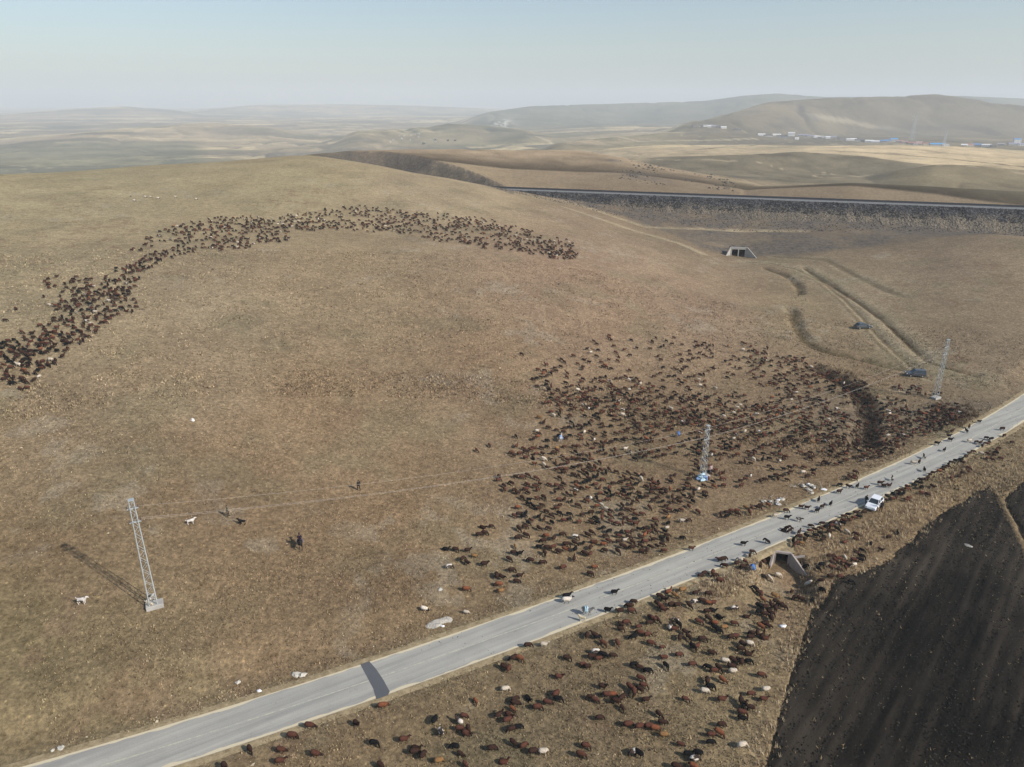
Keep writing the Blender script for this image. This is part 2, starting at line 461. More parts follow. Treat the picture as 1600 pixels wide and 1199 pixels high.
def z_at(x, y, g=None):
    g = ZG if g is None else g
    x = np.asarray(x, float); y = np.asarray(y, float)
    a = np.arctan2(x, y); l = np.log(np.maximum(np.hypot(x, y), 26.0))
    i = np.clip(np.searchsorted(LR, l) - 1, 0, len(LR) - 2); fi = np.clip((l - LR[i]) / (LR[i + 1] - LR[i]), 0, 1)
    fj = np.clip((a - AZ[0]) / (AZ[1] - AZ[0]), 0, len(AZ) - 1.001); j = fj.astype(int); fj = fj - j
    return (g[i, j] * (1 - fi) + g[i + 1, j] * fi) * (1 - fj) + (g[i, j + 1] * (1 - fi) + g[i + 1, j + 1] * fi) * fj
_ts = np.exp(np.linspace(math.log(40), math.log(14000), 1600))
def ground(px, py, lift=0.0):
    """where the sight line through a photo pixel meets the ground (raised by lift)"""
    x, f_, d = ray(px, py)
    h = CAM_H - d * _ts - lift - np.maximum(z_at(x * _ts, f_ * _ts), np.where(np.abs(f_ * _ts) < 200, -99, -99))
    k = np.argmax(h < 0)
    if h[k] >= 0: k = len(_ts) - 1
    if k == 0: k = 1
    a, b = _ts[k - 1], _ts[k]; ha, hb = h[k - 1], h[k]
    t = a + (b - a) * ha / (ha - hb + 1e-9)
    gx, gy = x * t, f_ * t
    return Vector((gx, gy, float(z_at(gx, gy))))
def on_road(x, y):
    return abs(float(road_dist(np.array([x]), np.array([y]))[0])) < ROAD_W / 2 + 0.05
def surf_z(x, y):
    return 0.012 if on_road(x, y) else float(z_at(x, y))

# ------------------------------------------------------------------ ground sheet
TK = 0.735
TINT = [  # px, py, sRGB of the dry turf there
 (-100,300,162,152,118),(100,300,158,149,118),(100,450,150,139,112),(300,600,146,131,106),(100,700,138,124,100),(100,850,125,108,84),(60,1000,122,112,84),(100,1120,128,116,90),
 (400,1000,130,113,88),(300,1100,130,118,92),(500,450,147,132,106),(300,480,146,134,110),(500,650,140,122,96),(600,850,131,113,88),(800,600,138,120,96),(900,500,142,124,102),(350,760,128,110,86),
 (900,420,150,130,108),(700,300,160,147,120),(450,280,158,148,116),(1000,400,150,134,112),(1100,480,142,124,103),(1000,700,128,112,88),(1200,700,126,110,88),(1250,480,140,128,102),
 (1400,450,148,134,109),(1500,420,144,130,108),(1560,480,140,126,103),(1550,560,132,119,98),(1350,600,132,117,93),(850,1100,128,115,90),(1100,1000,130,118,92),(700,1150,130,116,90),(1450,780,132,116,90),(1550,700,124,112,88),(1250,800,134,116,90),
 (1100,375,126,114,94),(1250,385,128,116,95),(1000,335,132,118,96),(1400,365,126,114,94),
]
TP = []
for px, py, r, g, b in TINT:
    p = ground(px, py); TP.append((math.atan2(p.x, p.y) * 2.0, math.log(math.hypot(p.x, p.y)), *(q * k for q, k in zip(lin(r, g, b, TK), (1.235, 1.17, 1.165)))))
TP = np.array(TP)
def near_tint(az, lr):
    q = np.stack([az.ravel() * 2.0, lr.ravel()], 1); out = np.empty((len(q), 3))
    for i in range(0, len(q), 60000):
        c = q[i:i + 60000]
        wt = 1 / (((c[:, None, :] - TP[None, :, :2]) ** 2).sum(-1) + 0.012) ** 1.6
        out[i:i + 60000] = (wt @ TP[:, 2:]) / wt.sum(1)[:, None]
    return out.reshape(az.shape + (3,))

def build_ground():
    near = LR < math.log(470)
    tint = np.zeros(AA.shape + (3,))
    tint[near] = near_tint(AA[near], LL[near])
    # farther land: pasture, stubble and fallow
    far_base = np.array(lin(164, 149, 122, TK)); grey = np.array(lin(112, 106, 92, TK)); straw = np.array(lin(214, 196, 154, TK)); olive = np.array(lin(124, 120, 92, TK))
    n1 = fbm(XX / 260 + 3, YY / 190, 4)[..., None]; n2 = fbm(XX / 900 + 30, YY / 500, 3)[..., None]
    far = far_base + (grey - far_base) * sstep(-0.05, 0.35, n1) * 0.8 + (olive - far_base) * sstep(0.0, 0.4, n2) * 0.6
    # strip fields
    u = (XX * 0.96 + YY * 0.28) / 330; v = (YY * 0.96 - XX * 0.28) / 130
    iv = np.floor(v + 0.4 * vnoise(u * 0.7, v * 0.1)).astype(int); iu = np.floor(u + 0.37 * iv).astype(int)
    rnd = _lat[(iu * 7 + iv * 13) & 255, (iv * 31 + iu) & 255][..., None]
    flat = np.clip(1 - np.abs(np.gradient(ZZ, axis=0) / np.gradient(RR, axis=0)) * 7, 0, 1)[..., None]
    fc = np.where(rnd > 0.72, straw, np.where(rnd > 0.45, far_base * 1.05, np.where(rnd > 0.25, olive, grey)))
    m = (sstep(900, 1500, RR))[..., None] * flat * 0.75
    far = far * (1 - m) + fc * m
    wf = sstep(430, 560, RR)[..., None]
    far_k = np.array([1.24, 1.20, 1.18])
    # the slopes just behind the line
    def region(cpx, r0, r1, col, k, az0, az1):
        nonlocal far
        mm = sstep(r0 * 0.92, r0 * 1.05, RR) * (1 - sstep(r1 * 0.95, r1 * 1.08, RR)) * sstep(pxaz(az0) - 0.01, pxaz(az0) + 0.015, AA) * (1 - sstep(pxaz(az1) - 0.015, pxaz(az1) + 0.01, AA))
        far = far + (np.array(lin(*col, TK)) - far) * (mm * k)[..., None]
    region(0, 400, 640, (168,150,124), 0.95, 560, 1120)
    region(0, 560, 860, (116,110,92), 0.85, 1000, 1440)
    region(0, 470, 700, (122,114,92), 0.8, 1380, 1900)
    region(0, 380, 470, (164,146,116), 0.9, 1120, 1900)
    region(0, 900, 1500, (208,188,150), 0.9, 1230, 1900)
    region(0, 1000, 1400, (186,168,134), 0.8, 880, 1250)
    region(0, 1600, 3300, (116,108,90), 0.85, 1060, 1900)
    region(0, 3400, 7000, (104,108,92), 0.8, 740, 1900)
    region(0, 1500, 2600, (110,112,90), 0.75, -300, 330)
    # sheep paths and worn ground on the far slopes; gully creases painted darker as shade
    cr = np.clip((1 - np.abs(fbm(XX / 70 + 3.7, YY / 90, 4)) * 2.2) - 0.74, 0, 1) * 3.2
    cr2 = np.clip((1 - np.abs(fbm(XX / 260 + 8.1, YY / 380, 4)) * 2.2) - 0.74, 0, 1) * 3.2 * sstep(1500, 2100, RR)
    far = far * (1 - 0.22 * np.clip(cr + cr2, 0, 1))[..., None]
    far = far * (1 + 0.34 * fbm(XX / 24, YY / 34, 4) * (1 - sstep(1500, 3000, RR)) + 0.42 * fbm(XX / 130, YY / 210, 5) * sstep(1000, 2000, RR))[..., None]
    pth = np.abs(fbm(XX / 160 - 9, YY / 130 + 4, 3)); pline = (1 - sstep(0.006, 0.016, pth)) * sstep(480, 600, RR) * (1 - sstep(1500, 2500, RR))
    far = far + (np.array(lin(196, 180, 150, TK)) - far) * (0.55 * pline)[..., None]
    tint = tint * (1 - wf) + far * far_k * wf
    nr = RR < 420
    def paint(pts, w0, w1, col, k, wob=0.6):
        d = np.full(RR.shape, 1e9)
        d[nr] = seg_dist(XX[nr] + wob * fbm(XX[nr] / 2.2, YY[nr] / 2.2, 3), YY[nr] + wob * fbm(XX[nr] / 2.2 + 7, YY[nr] / 2.2, 3), pts)
        mm = (1 - sstep(w0, w1, d)) * k
        tint[...] = tint + (np.array(lin(*col, TK)) - tint) * mm[..., None]
    pale = (170,155,128)
    paint(TRACK_B, 1.4, 5.0, pale, 0.75); paint(TRACK_A, 2.4, 7.0, pale, 0.65); paint(TRACK_C, 1.5, 5.0, pale, 0.5); paint([(x - 2.2, y - 1.2) for x, y in TRACK_B], 0.3, 0.9, (112,98,76), 0.6, 0.3)
    paint(TRACK_A, 0.2, 1.3, (84,72,54), 0.95, 0.3); paint(TRACK_B, 0.2, 0.9, (106,92,70), 0.7, 0.3); paint(TRACK_C, 0.5, 2.2, (108,96,76), 0.7)
    paint(GULLY, 0.5, 2.2, (96,84,60), 0.75, 1.6); paint(GULLY0, 0.4, 1.8, (92,80,58), 0.75, 1.2); paint(STREAM, 0.5, 3.0, (70,57,46), 0.8, 1.8)
    
    paint(TOWERT, 0.8, 4.5, (160,140,110), 0.6, 1.5)
    def far_line(pl, w_, col, k, r0, r1):
        pts = [(p.x, p.y) for p in (ground(*q) for q in pl)]; mk = (RR > r0) & (RR < r1)
        d = np.full(RR.shape, 1e9); d[mk] = seg_dist(XX[mk], YY[mk], pts)
        tint[...] = tint + (np.array(lin(*col, TK)) - tint) * ((1 - sstep(w_ * 0.4, w_, d)) * k)[..., None]
    far_line([(1268,181),(1330,190),(1400,202),(1472,212)], 24, (196,184,158), 0.5, 1500, 3400)
    far_line([(1300,236),(1400,241),(1500,250),(1610,262)], 7, (120,104,82), 0.8, 600, 1600)
    far_line([(1320,231),(1450,236),(1610,249)], 8, (140,122,96), 0.7, 600, 1800)
    far_line([(1090,234),(1180,227),(1260,225),(1300,227)], 8, (120,106,86), 0.8, 600, 2200)
    far_line([(840,214),(1000,222),(1100,220),(1180,217)], 9, (214,198,164), 0.7, 700, 2500)
    # trampled pasture under the flock, bare road verge, dark rocky ground
    rd = np.full(RR.shape, 1e9); q = RR < 260; rd[q] = road_dist(XX[q], YY[q])
    verge = (1 - sstep(0.2, 2.2, np.abs(rd) - ROAD_W / 2)) * 0.45
    tint += (np.array(lin(150, 136, 108, TK)) - tint) * verge[..., None]
    bd = np.full(RR.shape, 1e9); bd[nr] = np.minimum(seg_dist(XX[nr], YY[nr], BENCH), seg_dist(XX[nr], YY[nr], FOOT) + 0.3)
    bpath = 1 - sstep(1.0, 2.6, bd)
    tint += (np.array(lin(186, 170, 140, TK)) - tint) * (0.75 * bpath)[..., None]
    rock = np.zeros(RR.shape)
    def blob(px, py, z, rx, ry, k):
        x, y, _ = gp(px, py, z)
        return k * np.exp(-(((XX - x) / rx) ** 2 + ((YY - y) / ry) ** 2))
    emb_zone = sstep(pxaz(860), pxaz(960), AA) * (RR > 285) * (RR < 390)
    foot_r = np.interp(AA, [pxaz(820), pxaz(1000), pxaz(1100), pxaz(1250), pxaz(1400), pxaz(1600)], [376, 330, 293, 291, 308, 330])
    rock += 0.95 * sstep(foot_r - 5, foot_r + 4, RR + 5 * fbm(XX / 9, YY / 9, 3)) * (RR < 400) * sstep(pxaz(830), pxaz(900), AA) * np.clip(0.95 + 1.1 * fbm(XX / 10, YY / 10, 4), 0.2, 1.1)
    cm = (AZ > CUT[0, 0] - 0.01) & (AZ < CUT_END)
    rt = np.interp(AZ, CUT[:, 0], CUT[:, 1])[None, :]
    rock += 0.78 * cm[None, :] * (RR < rt + 1.0) * (RR > rt - 70)
    rock += blob(1010, 268, 17, 26, 22, 0.8) * (0.5 + vnoise(XX / 5, YY / 5)) + blob(957, 247, 21, 9, 9, 0.9) + blob(1160, 268, 8, 26, 40, 0.8) * (0.5 + vnoise(XX / 8, YY / 8))
    rock += blob(1480, 640, 0, 9, 5, 0.45) + blob(1540, 630, 0, 12, 4, 0.3) + blob(1330, 655, 0, 9, 12, 0.5)
    hill = sstep(2000, 2300, RR) * (1 - sstep(2700, 2900, RR)) * (AA > pxaz(1080)) * sstep(0.05, 0.4, fbm(XX / 90, YY / 70, 4)) * 0.7
    rock = np.clip(rock + hill, 0, 1) * (1 - 0.9 * bpath)
    cliff = blob(787, 182, 0, 1, 1, 0)
    p = at_t(785, 186, 3500); cl = np.exp(-(((XX - p[0]) / 50) ** 2 + ((RR - math.hypot(p[0], p[1])) / 260) ** 2)) * sstep(-0.05, 0.12, fbm(XX / 16, YY / 90, 4))
    tint += (np.array(lin(226, 220, 205, TK)) - tint) * np.clip(cl * 1.2, 0, 1)[..., None]
    p = at_t(1075, 187, 2300); cl = np.exp(-(((XX - p[0]) / 150) ** 2 + ((RR - math.hypot(p[0], p[1])) / 90) ** 2))
    tint += (np.array(lin(205, 190, 160, TK)) - tint) * np.clip(cl * 1.2, 0, 0.9)[..., None]
    # pink-brown and olive patches over the near hill
    pn = fbm(XX / 23, YY / 17, 4); on = fbm(XX / 11 + 40, YY / 11, 4)
    kk = (1 - sstep(300, 420, RR))
    tint *= (1 + (0.14 * pn * kk)[..., None] * np.array([1.0, 0.92, 0.82]))
    og = np.array(lin(134, 126, 100, TK)); pg = np.array(lin(176, 166, 146, TK)); bs = np.array(lin(142, 118, 96, TK))
    tint += (og - tint) * (0.35 * sstep(0.15, 0.5, on) * kk)[..., None]
    stony = sstep(0.18, 0.34, fbm(XX / 4.5 + 13, YY / 4.5, 4)) * sstep(0.05, 0.3, fbm(XX / 26 + 80, YY / 20, 3)) * kk
    tint += (pg - tint) * (0.3 * stony)[..., None]
    bare = sstep(0.22, 0.36, fbm(XX / 3.2 + 31, YY / 3.2, 4)) * sstep(0.0, 0.3, fbm(XX / 30 - 40, YY / 30, 3)) * kk
    tint += (bs - tint) * (0.45 * bare)[..., None]
    nv, nu = AA.shape
    idx = np.arange(nv * nu).reshape(nv, nu)
    f = np.stack([idx[:-1, :-1], idx[:-1, 1:], idx[1:, 1:], idx[1:, :-1]], -1).reshape(-1, 4)[:, ::-1]
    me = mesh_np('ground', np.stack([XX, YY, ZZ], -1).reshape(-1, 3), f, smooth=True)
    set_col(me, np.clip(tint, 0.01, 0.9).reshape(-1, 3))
    a = me.attributes.new('rock', 'FLOAT', 'POINT'); a.data.foreach_set('value', rock.ravel().astype(np.float32))
    return me, tint, rock

def ground_mat():
    m, nt, b = new_mat('dry_steppe_turf', 1.0, 0.02)
    p = pos_node(nt)
    t = attr(nt, 'tint'); rk = attr(nt, 'rock', 'Fac')
    big = noise_node(nt, p, 0.06, 5, 0.62)
    mid = noise_node(nt, p, 0.55, 5, 0.68)
    fine = noise_node(nt, p, 2.0, 6, 0.8)
    c = mixc(nt, t, ramp(nt, big, [(0.3, (0.86, 0.85, 0.84)), (0.7, (1.12, 1.13, 1.12))]), 1.0, 'MULTIPLY')
    c = mixc(nt, c, ramp(nt, mid, [(0.28, (0.76, 0.74, 0.70)), (0.5, (0.99, 0.99, 0.99)), (0.74, (1.26, 1.25, 1.22))]), 1.0, 'MULTIPLY')
    c = mixc(nt, c, ramp(nt, fine, [(0.32, (0.50, 0.47, 0.43)), (0.5, (0.98, 0.98, 0.97)), (0.66, (1.55, 1.52, 1.42))]), 1.0, 'MULTIPLY')
    # pale straw clumps and stones
    vo = nt.nodes.new('ShaderNodeTexVoronoi'); vo.inputs['Scale'].default_value = 1.15; nt.links.new(p, vo.inputs['Vector'])
    sp = ramp(nt, vo.outputs['Distance'], [(0.10, 1.0), (0.22, 0.0)])
    cm = nt.nodes.new('ShaderNodeSeparateColor'); nt.links.new(vo.outputs['Color'], cm.inputs[0])
    sel = ramp(nt, cm.outputs[0], [(0.50, 0.0), (0.70, 0.9)])
    k = nt.nodes.new('ShaderNodeMath'); k.operation = 'MULTIPLY'; nt.links.new(sp, k.inputs[0]); nt.links.new(sel, k.inputs[1])
    c = mixc(nt, c, mixc(nt, c, (1.75, 1.7, 1.55), 1.0, 'MULTIPLY'), k.outputs[0])
    # dark rock and earth
    rn = noise_node(nt, p, 0.8, 6, 0.75)
    rc = ramp(nt, rn, [(0.3, (0.035, 0.03, 0.026)), (0.5, (0.10, 0.088, 0.075)), (0.72, (0.24, 0.21, 0.17))])
    rf = nt.nodes.new('ShaderNodeMath'); rf.operation = 'MULTIPLY'; rf.use_clamp = True; nt.links.new(rk, rf.inputs[0])
    nt.links.new(ramp(nt, noise_node(nt, p, 0.35, 4, 0.7), [(0.35, 0.45), (0.6, 1.0)]), rf.inputs[1])
    c = mixc(nt, c, rc, rf.outputs[0])
    nt.links.new(c, b.inputs['Base Color'])
    bump(nt, b, fine, 0.75, 0.28)
    return m
me, TINTG, ROCKG = build_ground()
ground_o = link('ground', me, None, ground_mat())
tag(ground_o, 'dry brown rolling steppe pasture and far hills', kind='structure')
def tint_at(x, y):
    return np.stack([z_at(x, y, TINTG[..., i]) for i in range(3)], -1)

# ------------------------------------------------------------------ road
def strip(name, off0, off1, z0, z1, mat, parent=None, i0=0, i1=None, step=2, drop=0.0):
    c = ROAD_C[i0:i1:step]; n = _nrm[i0:i1:step]
    a = c + n * off0; b = c + n * off1
    nn = len(c)
    v = np.concatenate([np.c_[a, np.full(nn, z0)], np.c_[b, np.full(nn, z1)]])
    f = [(i, nn + i, nn + i + 1, i + 1) for i in range(nn - 1)]
    if drop:
        v = np.concatenate([v, np.c_[a, np.full(nn, z0 - drop)], np.c_[b, np.full(nn, z1 - drop)]])
        f += [(2 * nn + i, i, i + 1, 2 * nn + i + 1) for i in range(nn - 1)] + [(nn + i, 3 * nn + i, 3 * nn + i + 1, nn + i + 1) for i in range(nn - 1)]
    return link(name, mesh_np(name, v, np.array(f)), parent, mat)

def asphalt(name, base, var, patchy=True):
    m, nt, b = new_mat(name, 0.85, 0.25)
    p = pos_node(nt)
    c = ramp(nt, noise_node(nt, p, 0.25, 5, 0.65), [(0.3, tuple(x * (1 - var) for x in base)), (0.7, tuple(x * (1 + var) for x in base))])
    c = mixc(nt, c, ramp(nt, noise_node(nt, p, 9.0, 4, 0.8), [(0.3, 0.86), (0.7, 1.12)]), 1.0, 'MULTIPLY')
    if patchy:
        mp = nt.nodes.new('ShaderNodeMapping'); mp.vector_type = 'TEXTURE'; mp.inputs['Rotation'].default_value = (0, 0, R(30)); mp.inputs['Scale'].default_value = (22, 0.8, 1)
        nt.links.new(p, mp.inputs['Vector'])
        c = mixc(nt, c, ramp(nt, noise_node(nt, mp.outputs[0], 1.0, 4, 0.6), [(0.35, (0.80, 0.80, 0.81)), (0.65, (1.12, 1.11, 1.08))]), 1.0, 'MULTIPLY')
    nt.links.new(c, b.inputs['Base Color'])
    if patchy:      # oil, dung and dust stains
        c = mixc(nt, c, ramp(nt, noise_node(nt, p, 1.1, 6, 0.8), [(0.30, (0.66, 0.63, 0.58)), (0.40, (1, 1, 1))]), 1.0, 'MULTIPLY')
        nt.links.new(c, b.inputs['Base Color'])
    bump(nt, b, noise_node(nt, p, 30, 3), 0.2, 0.02)
    return m
M_ASPH = asphalt('bleached_asphalt', lin(177, 174, 164, 0.80), 0.07)
M_PATCH = asphalt('new_asphalt', (0.10, 0.102, 0.108), 0.08, False)
def paint_mat(name, c, keep):
    m, nt, b = new_mat(name, 0.8, 0.2)
    p = pos_node(nt)
    a = lin(177, 174, 164, 0.80)
    nt.links.new(ramp(nt, noise_node(nt, p, 1.8, 6, 0.75), [(keep, c), (keep + 0.12, a)]), b.inputs['Base Color'])
    return m
M_LINE = paint_mat('worn_yellow_line', lin(196, 192, 168, 0.85), 0.44)
M_EDGE = paint_mat('dusty_edge', lin(214, 200, 168, 0.85), 0.60)
hw = ROAD_W / 2
road = strip('road', -hw, hw, 0.0, 0.0, M_ASPH, drop=0.32)
tag(road, 'pale grey two lane asphalt road crossing the pasture', kind='structure')
strip('centre_line', -0.07, 0.07, 0.004, 0.004, M_LINE, road)
def ragged_edge(side):
    s_ = np.linspace(0, len(ROAD_C) - 1, 1600); i_ = np.arange(len(ROAD_C))
    c = np.stack([np.interp(s_, i_, ROAD_C[:, k]) for k in (0, 1)], 1); n = np.stack([np.interp(s_, i_, _nrm[:, k]) for k in (0, 1)], 1) * side
    wd = np.clip(0.26 + 0.34 * fbm(c[:, 0] * 0.5 + 40 * side, c[:, 1] * 0.5, 5), 0.05, 0.8)[:, None]
    a = c + n * (hw - wd); b = c + n * (hw - 0.01); m_ = len(c)
    v = np.concatenate([np.c_[a, np.full(m_, 0.004)], np.c_[b, np.full(m_, 0.004)]])
    f = np.array([(i, m_ + i, m_ + i + 1, i + 1) if side > 0 else (i, i + 1, m_ + i + 1, m_ + i) for i in range(m_ - 1)])
    link('edge_line', mesh_np('edge_line', v, f), road, M_EDGE)
ragged_edge(-1); ragged_edge(1)
def road_shoulder(side):
    c = ROAD_C[::2]; n = _nrm[::2] * side; nn = len(c)
    rows = []
    for k, (o, z) in enumerate(((hw - 0.02, -0.035), (hw + 0.35, -0.02), (hw + 0.8, -0.05), (hw + 1.2, -0.22))):
        jit = (0.18 * fbm(c[:, 0] * 0.8, c[:, 1] * 0.8 + 50 * k * side, 3))[:, None] if k else 0
        rows.append(np.c_[c + n * (o + jit), np.full(nn, z)])
    v = np.concatenate(rows); f = []
    for k in range(3):
        for i in range(nn - 1):
            q = (k * nn + i, (k + 1) * nn + i, (k + 1) * nn + i + 1, k * nn + i + 1)
            f.append(q if side > 0 else q[::-1])
    return link('shoulder', mesh_np('shoulder', v, np.array(f)), road, M_SHO)
M_SHO, _nt, _b = new_mat('gravel_shoulder', 1.0, 0.05)
_p = pos_node(_nt)
_c = ramp(_nt, noise_node(_nt, _p, 1.2, 6, 0.8), [(0.3, lin(108, 94, 70)), (0.5, lin(150, 134, 104)), (0.7, lin(178, 160, 128))])
_nt.links.new(_c, _b.inputs['Base Color']); bump(_nt, _b, noise_node(_nt, _p, 6, 4, 0.8), 0.6, 0.1)
for s in (-1, 1): road_shoulder(s)
def road_patch():
    q = [gp(563, 1038.5), gp(577, 1033.5), gp(588, 1046), gp(600, 1064), gp(609, 1081), gp(606, 1086.5), gp(588, 1093), gp(583, 1076), gp(573, 1057)]
    bm = bmesh.new(); vs_ = [bm.verts.new((x, y, 0.009)) for x, y, _ in q]; bm.faces.new(vs_[::-1])
    bmesh.ops.recalc_face_normals(bm, faces=bm.faces)
    me = bpy.data.meshes.new('repair_patch'); bm.to_mesh(me); bm.free()
    if me.polygons[0].normal.z < 0: me.flip_normals()
    o = link('repair_patch', me, road, M_PATCH); o['label'] = 'dark asphalt repair strip across the pale road'
road_patch()

# ------------------------------------------------------------------ ploughed fields
FURROW = Vector(pw([(1540, 800)], -1.3)[0]) - Vector(pw([(1330, 1199)], -1.5)[0])
FURROW.normalize()
def soil_mat():
    m, nt, b = new_mat('ploughed_black_soil', 0.95, 0.08)
    p = pos_node(nt)
    c = ramp(nt, noise_node(nt, p, 0.16, 5, 0.65), [(0.3, (0.006, 0.0052, 0.004)), (0.55, (0.0105, 0.0088, 0.0066)), (0.75, (0.021, 0.0165, 0.012))])
    c = mixc(nt, c, ramp(nt, noise_node(nt, p, 2.2, 6, 0.8), [(0.3, 0.5), (0.5, 1.0), (0.72, 1.9)]), 1.0, 'MULTIPLY')
    ed = attr(nt, 'rim', 'Fac')
    c = mixc(nt, c, (0.050, 0.040, 0.029), ed)
    nt.links.new(c, b.inputs['Base Color'])
    bump(nt, b, noise_node(nt, p, 3.5, 6, 0.8), 1.0, 0.15)
    return m
M_SOIL = soil_mat()
def field(name, pts, label):
    a = np.array(pts); d = np.array([FURROW.x, FURROW.y]); nrm = np.array([d[1], -d[0]])
    s = a @ d; o = a @ nrm
    S = np.arange(s.min() - 1, min(s.max() + 1, s.min() + 110), 0.7); O = np.arange(o.min() - 1, min(o.max() + 1, o.min() + 75), 0.19)
    SS, OO = np.meshgrid(S, O)
    x = SS * d[0] + OO * nrm[0]; y = SS * d[1] + OO * nrm[1]
    wob = 0.35 * fbm(SS / 9, OO / 9, 2)
    z = z_at(x, y) + 0.02 + 0.08 * np.sin((OO + wob) * 2 * math.pi / 1.5) * (0.6 + 0.5 * vnoise(SS / 3, OO / 2)) + 0.07 * fbm(SS / 0.8, OO / 0.8, 2) + 0.10 * fbm(SS / 12, OO / 2.6, 3)
    ins = in_poly(x + 0.9 * fbm(x / 2.4, y / 2.4, 4), y + 0.9 * fbm(x / 2.4 + 5, y / 2.4, 4), pts)
    ed = seg_dist(x, y, list(pts) + [pts[0]])
    z = z - 0.12 * (1 - sstep(0.0, 0.8, ed))
    keep = ins[:-1, :-1] & ins[1:, :-1] & ins[:-1, 1:] & ins[1:, 1:]
    n1, n2 = x.shape; idx = np.arange(n1 * n2).reshape(n1, n2)
    f = np.stack([idx[:-1, :-1], idx[:-1, 1:], idx[1:, 1:], idx[1:, :-1]], -1)[keep]
    used = np.unique(f); mp = -np.ones(n1 * n2, int); mp[used] = np.arange(len(used))
    v = np.stack([x, y, z], -1).reshape(-1, 3)[used]
    me = mesh_np(name, v, mp[f], smooth=True)
    if me.polygons[0].normal.z < 0: me.flip_normals()
    rim = (0.8 * (1 - sstep(2.0, 9.5, ed)) * (0.6 + 0.6 * fbm(x / 4, y / 4, 3)) + 0.30 * sstep(0.12, 0.45, fbm(OO / 0.9, SS / 22, 3)) + 0.2 * sstep(0.1, 0.4, fbm(OO / 5 + 9, SS / 9, 3))).reshape(-1)[used]
    at = me.attributes.new('rim', 'FLOAT', 'POINT'); at.data.foreach_set('value', np.clip(rim, 0, 1).astype(np.float32))
    o = link(name, me, None, M_SOIL)
    tag(o, label, kind='structure')
    return o
field('ploughed_field', FIELD, 'black ploughed field with furrows below the road')
field('ploughed_field', FIELD2, 'second dark ploughed field beyond the grassy strip')

# ------------------------------------------------------------------ haze (the dusty air)
def build_haze():
    mb = MB(); mb.box((0, 7400, 110), (26000, 19800, 460))
    m = bpy.data.materials.new('dusty_air'); m.use_nodes = True
    nt = m.node_tree; nt.nodes.clear()
    out = nt.nodes.new('ShaderNodeOutputMaterial'); v = nt.nodes.new('ShaderNodeVolumePrincipled')
    v.inputs['Color'].default_value = (0.87, 0.93, 0.965, 1)
    v.inputs['Density'].default_value = 1.8e-4
    v.inputs['Anisotropy'].default_value = 0.0
    nt.links.new(v.outputs[0], out.inputs['Volume'])
    o = mb.build('haze', m)
    tag(o, 'pale dusty haze over the far hills', kind='stuff')
build_haze()

# ------------------------------------------------------------------ rail embankment
M_BALLAST = plain('grey_ballast', lin(128, 128, 126, 0.8), 1.0, 0.05, 0.18, 0.9)
M_STEEL = plain('dark_steel', (0.05, 0.05, 0.055), 0.6, 0.3, 0.2, 2.0)
def rip_mat():
    m, nt, b = new_mat('dark_riprap', 1.0, 0.05)
    p = pos_node(nt)
    vo = nt.nodes.new('ShaderNodeTexVoronoi'); vo.inputs['Scale'].default_value = 1.3; nt.links.new(p, vo.inputs['Vector'])
    sc = nt.nodes.new('ShaderNodeSeparateColor'); nt.links.new(vo.outputs['Color'], sc.inputs[0])
    c = ramp(nt, sc.outputs[0], [(0.0, (0.025, 0.024, 0.025)), (0.5, (0.05, 0.049, 0.05)), (1.0, (0.10, 0.095, 0.09))])
    c = mixc(nt, c, ramp(nt, noise_node(nt, p, 0.7, 5, 0.7), [(0.3, 0.6), (0.7, 1.35)]), 1.0, 'MULTIPLY')
    sx = nt.nodes.new('ShaderNodeSeparateXYZ'); nt.links.new(p, sx.inputs[0])
    ma = nt.nodes.new('ShaderNodeMath'); ma.operation = 'MULTIPLY_ADD'; ma.inputs[1].default_value = 7.0; nt.links.new(noise_node(nt, p, 0.22, 5, 0.7), ma.inputs[0]); nt.links.new(sx.outputs[2], ma.inputs[2])
    mr = nt.nodes.new('ShaderNodeMapRange'); mr.inputs[1].default_value = 15.6; mr.inputs[2].default_value = 13.2; nt.links.new(ma.outputs[0], mr.inputs[0])
    turf = ramp(nt, noise_node(nt, p, 1.1, 5, 0.75), [(0.3, (0.05, 0.042, 0.033)), (0.5, (0.15, 0.125, 0.092)), (0.7, (0.25, 0.205, 0.15))])
    c = mixc(nt, c, turf, mr.outputs[0])
    nt.links.new(c, b.inputs['Base Color']); bump(nt, b, vo.outputs['Distance'], 1.0, 0.5)
    return m
M_RIP = rip_mat()
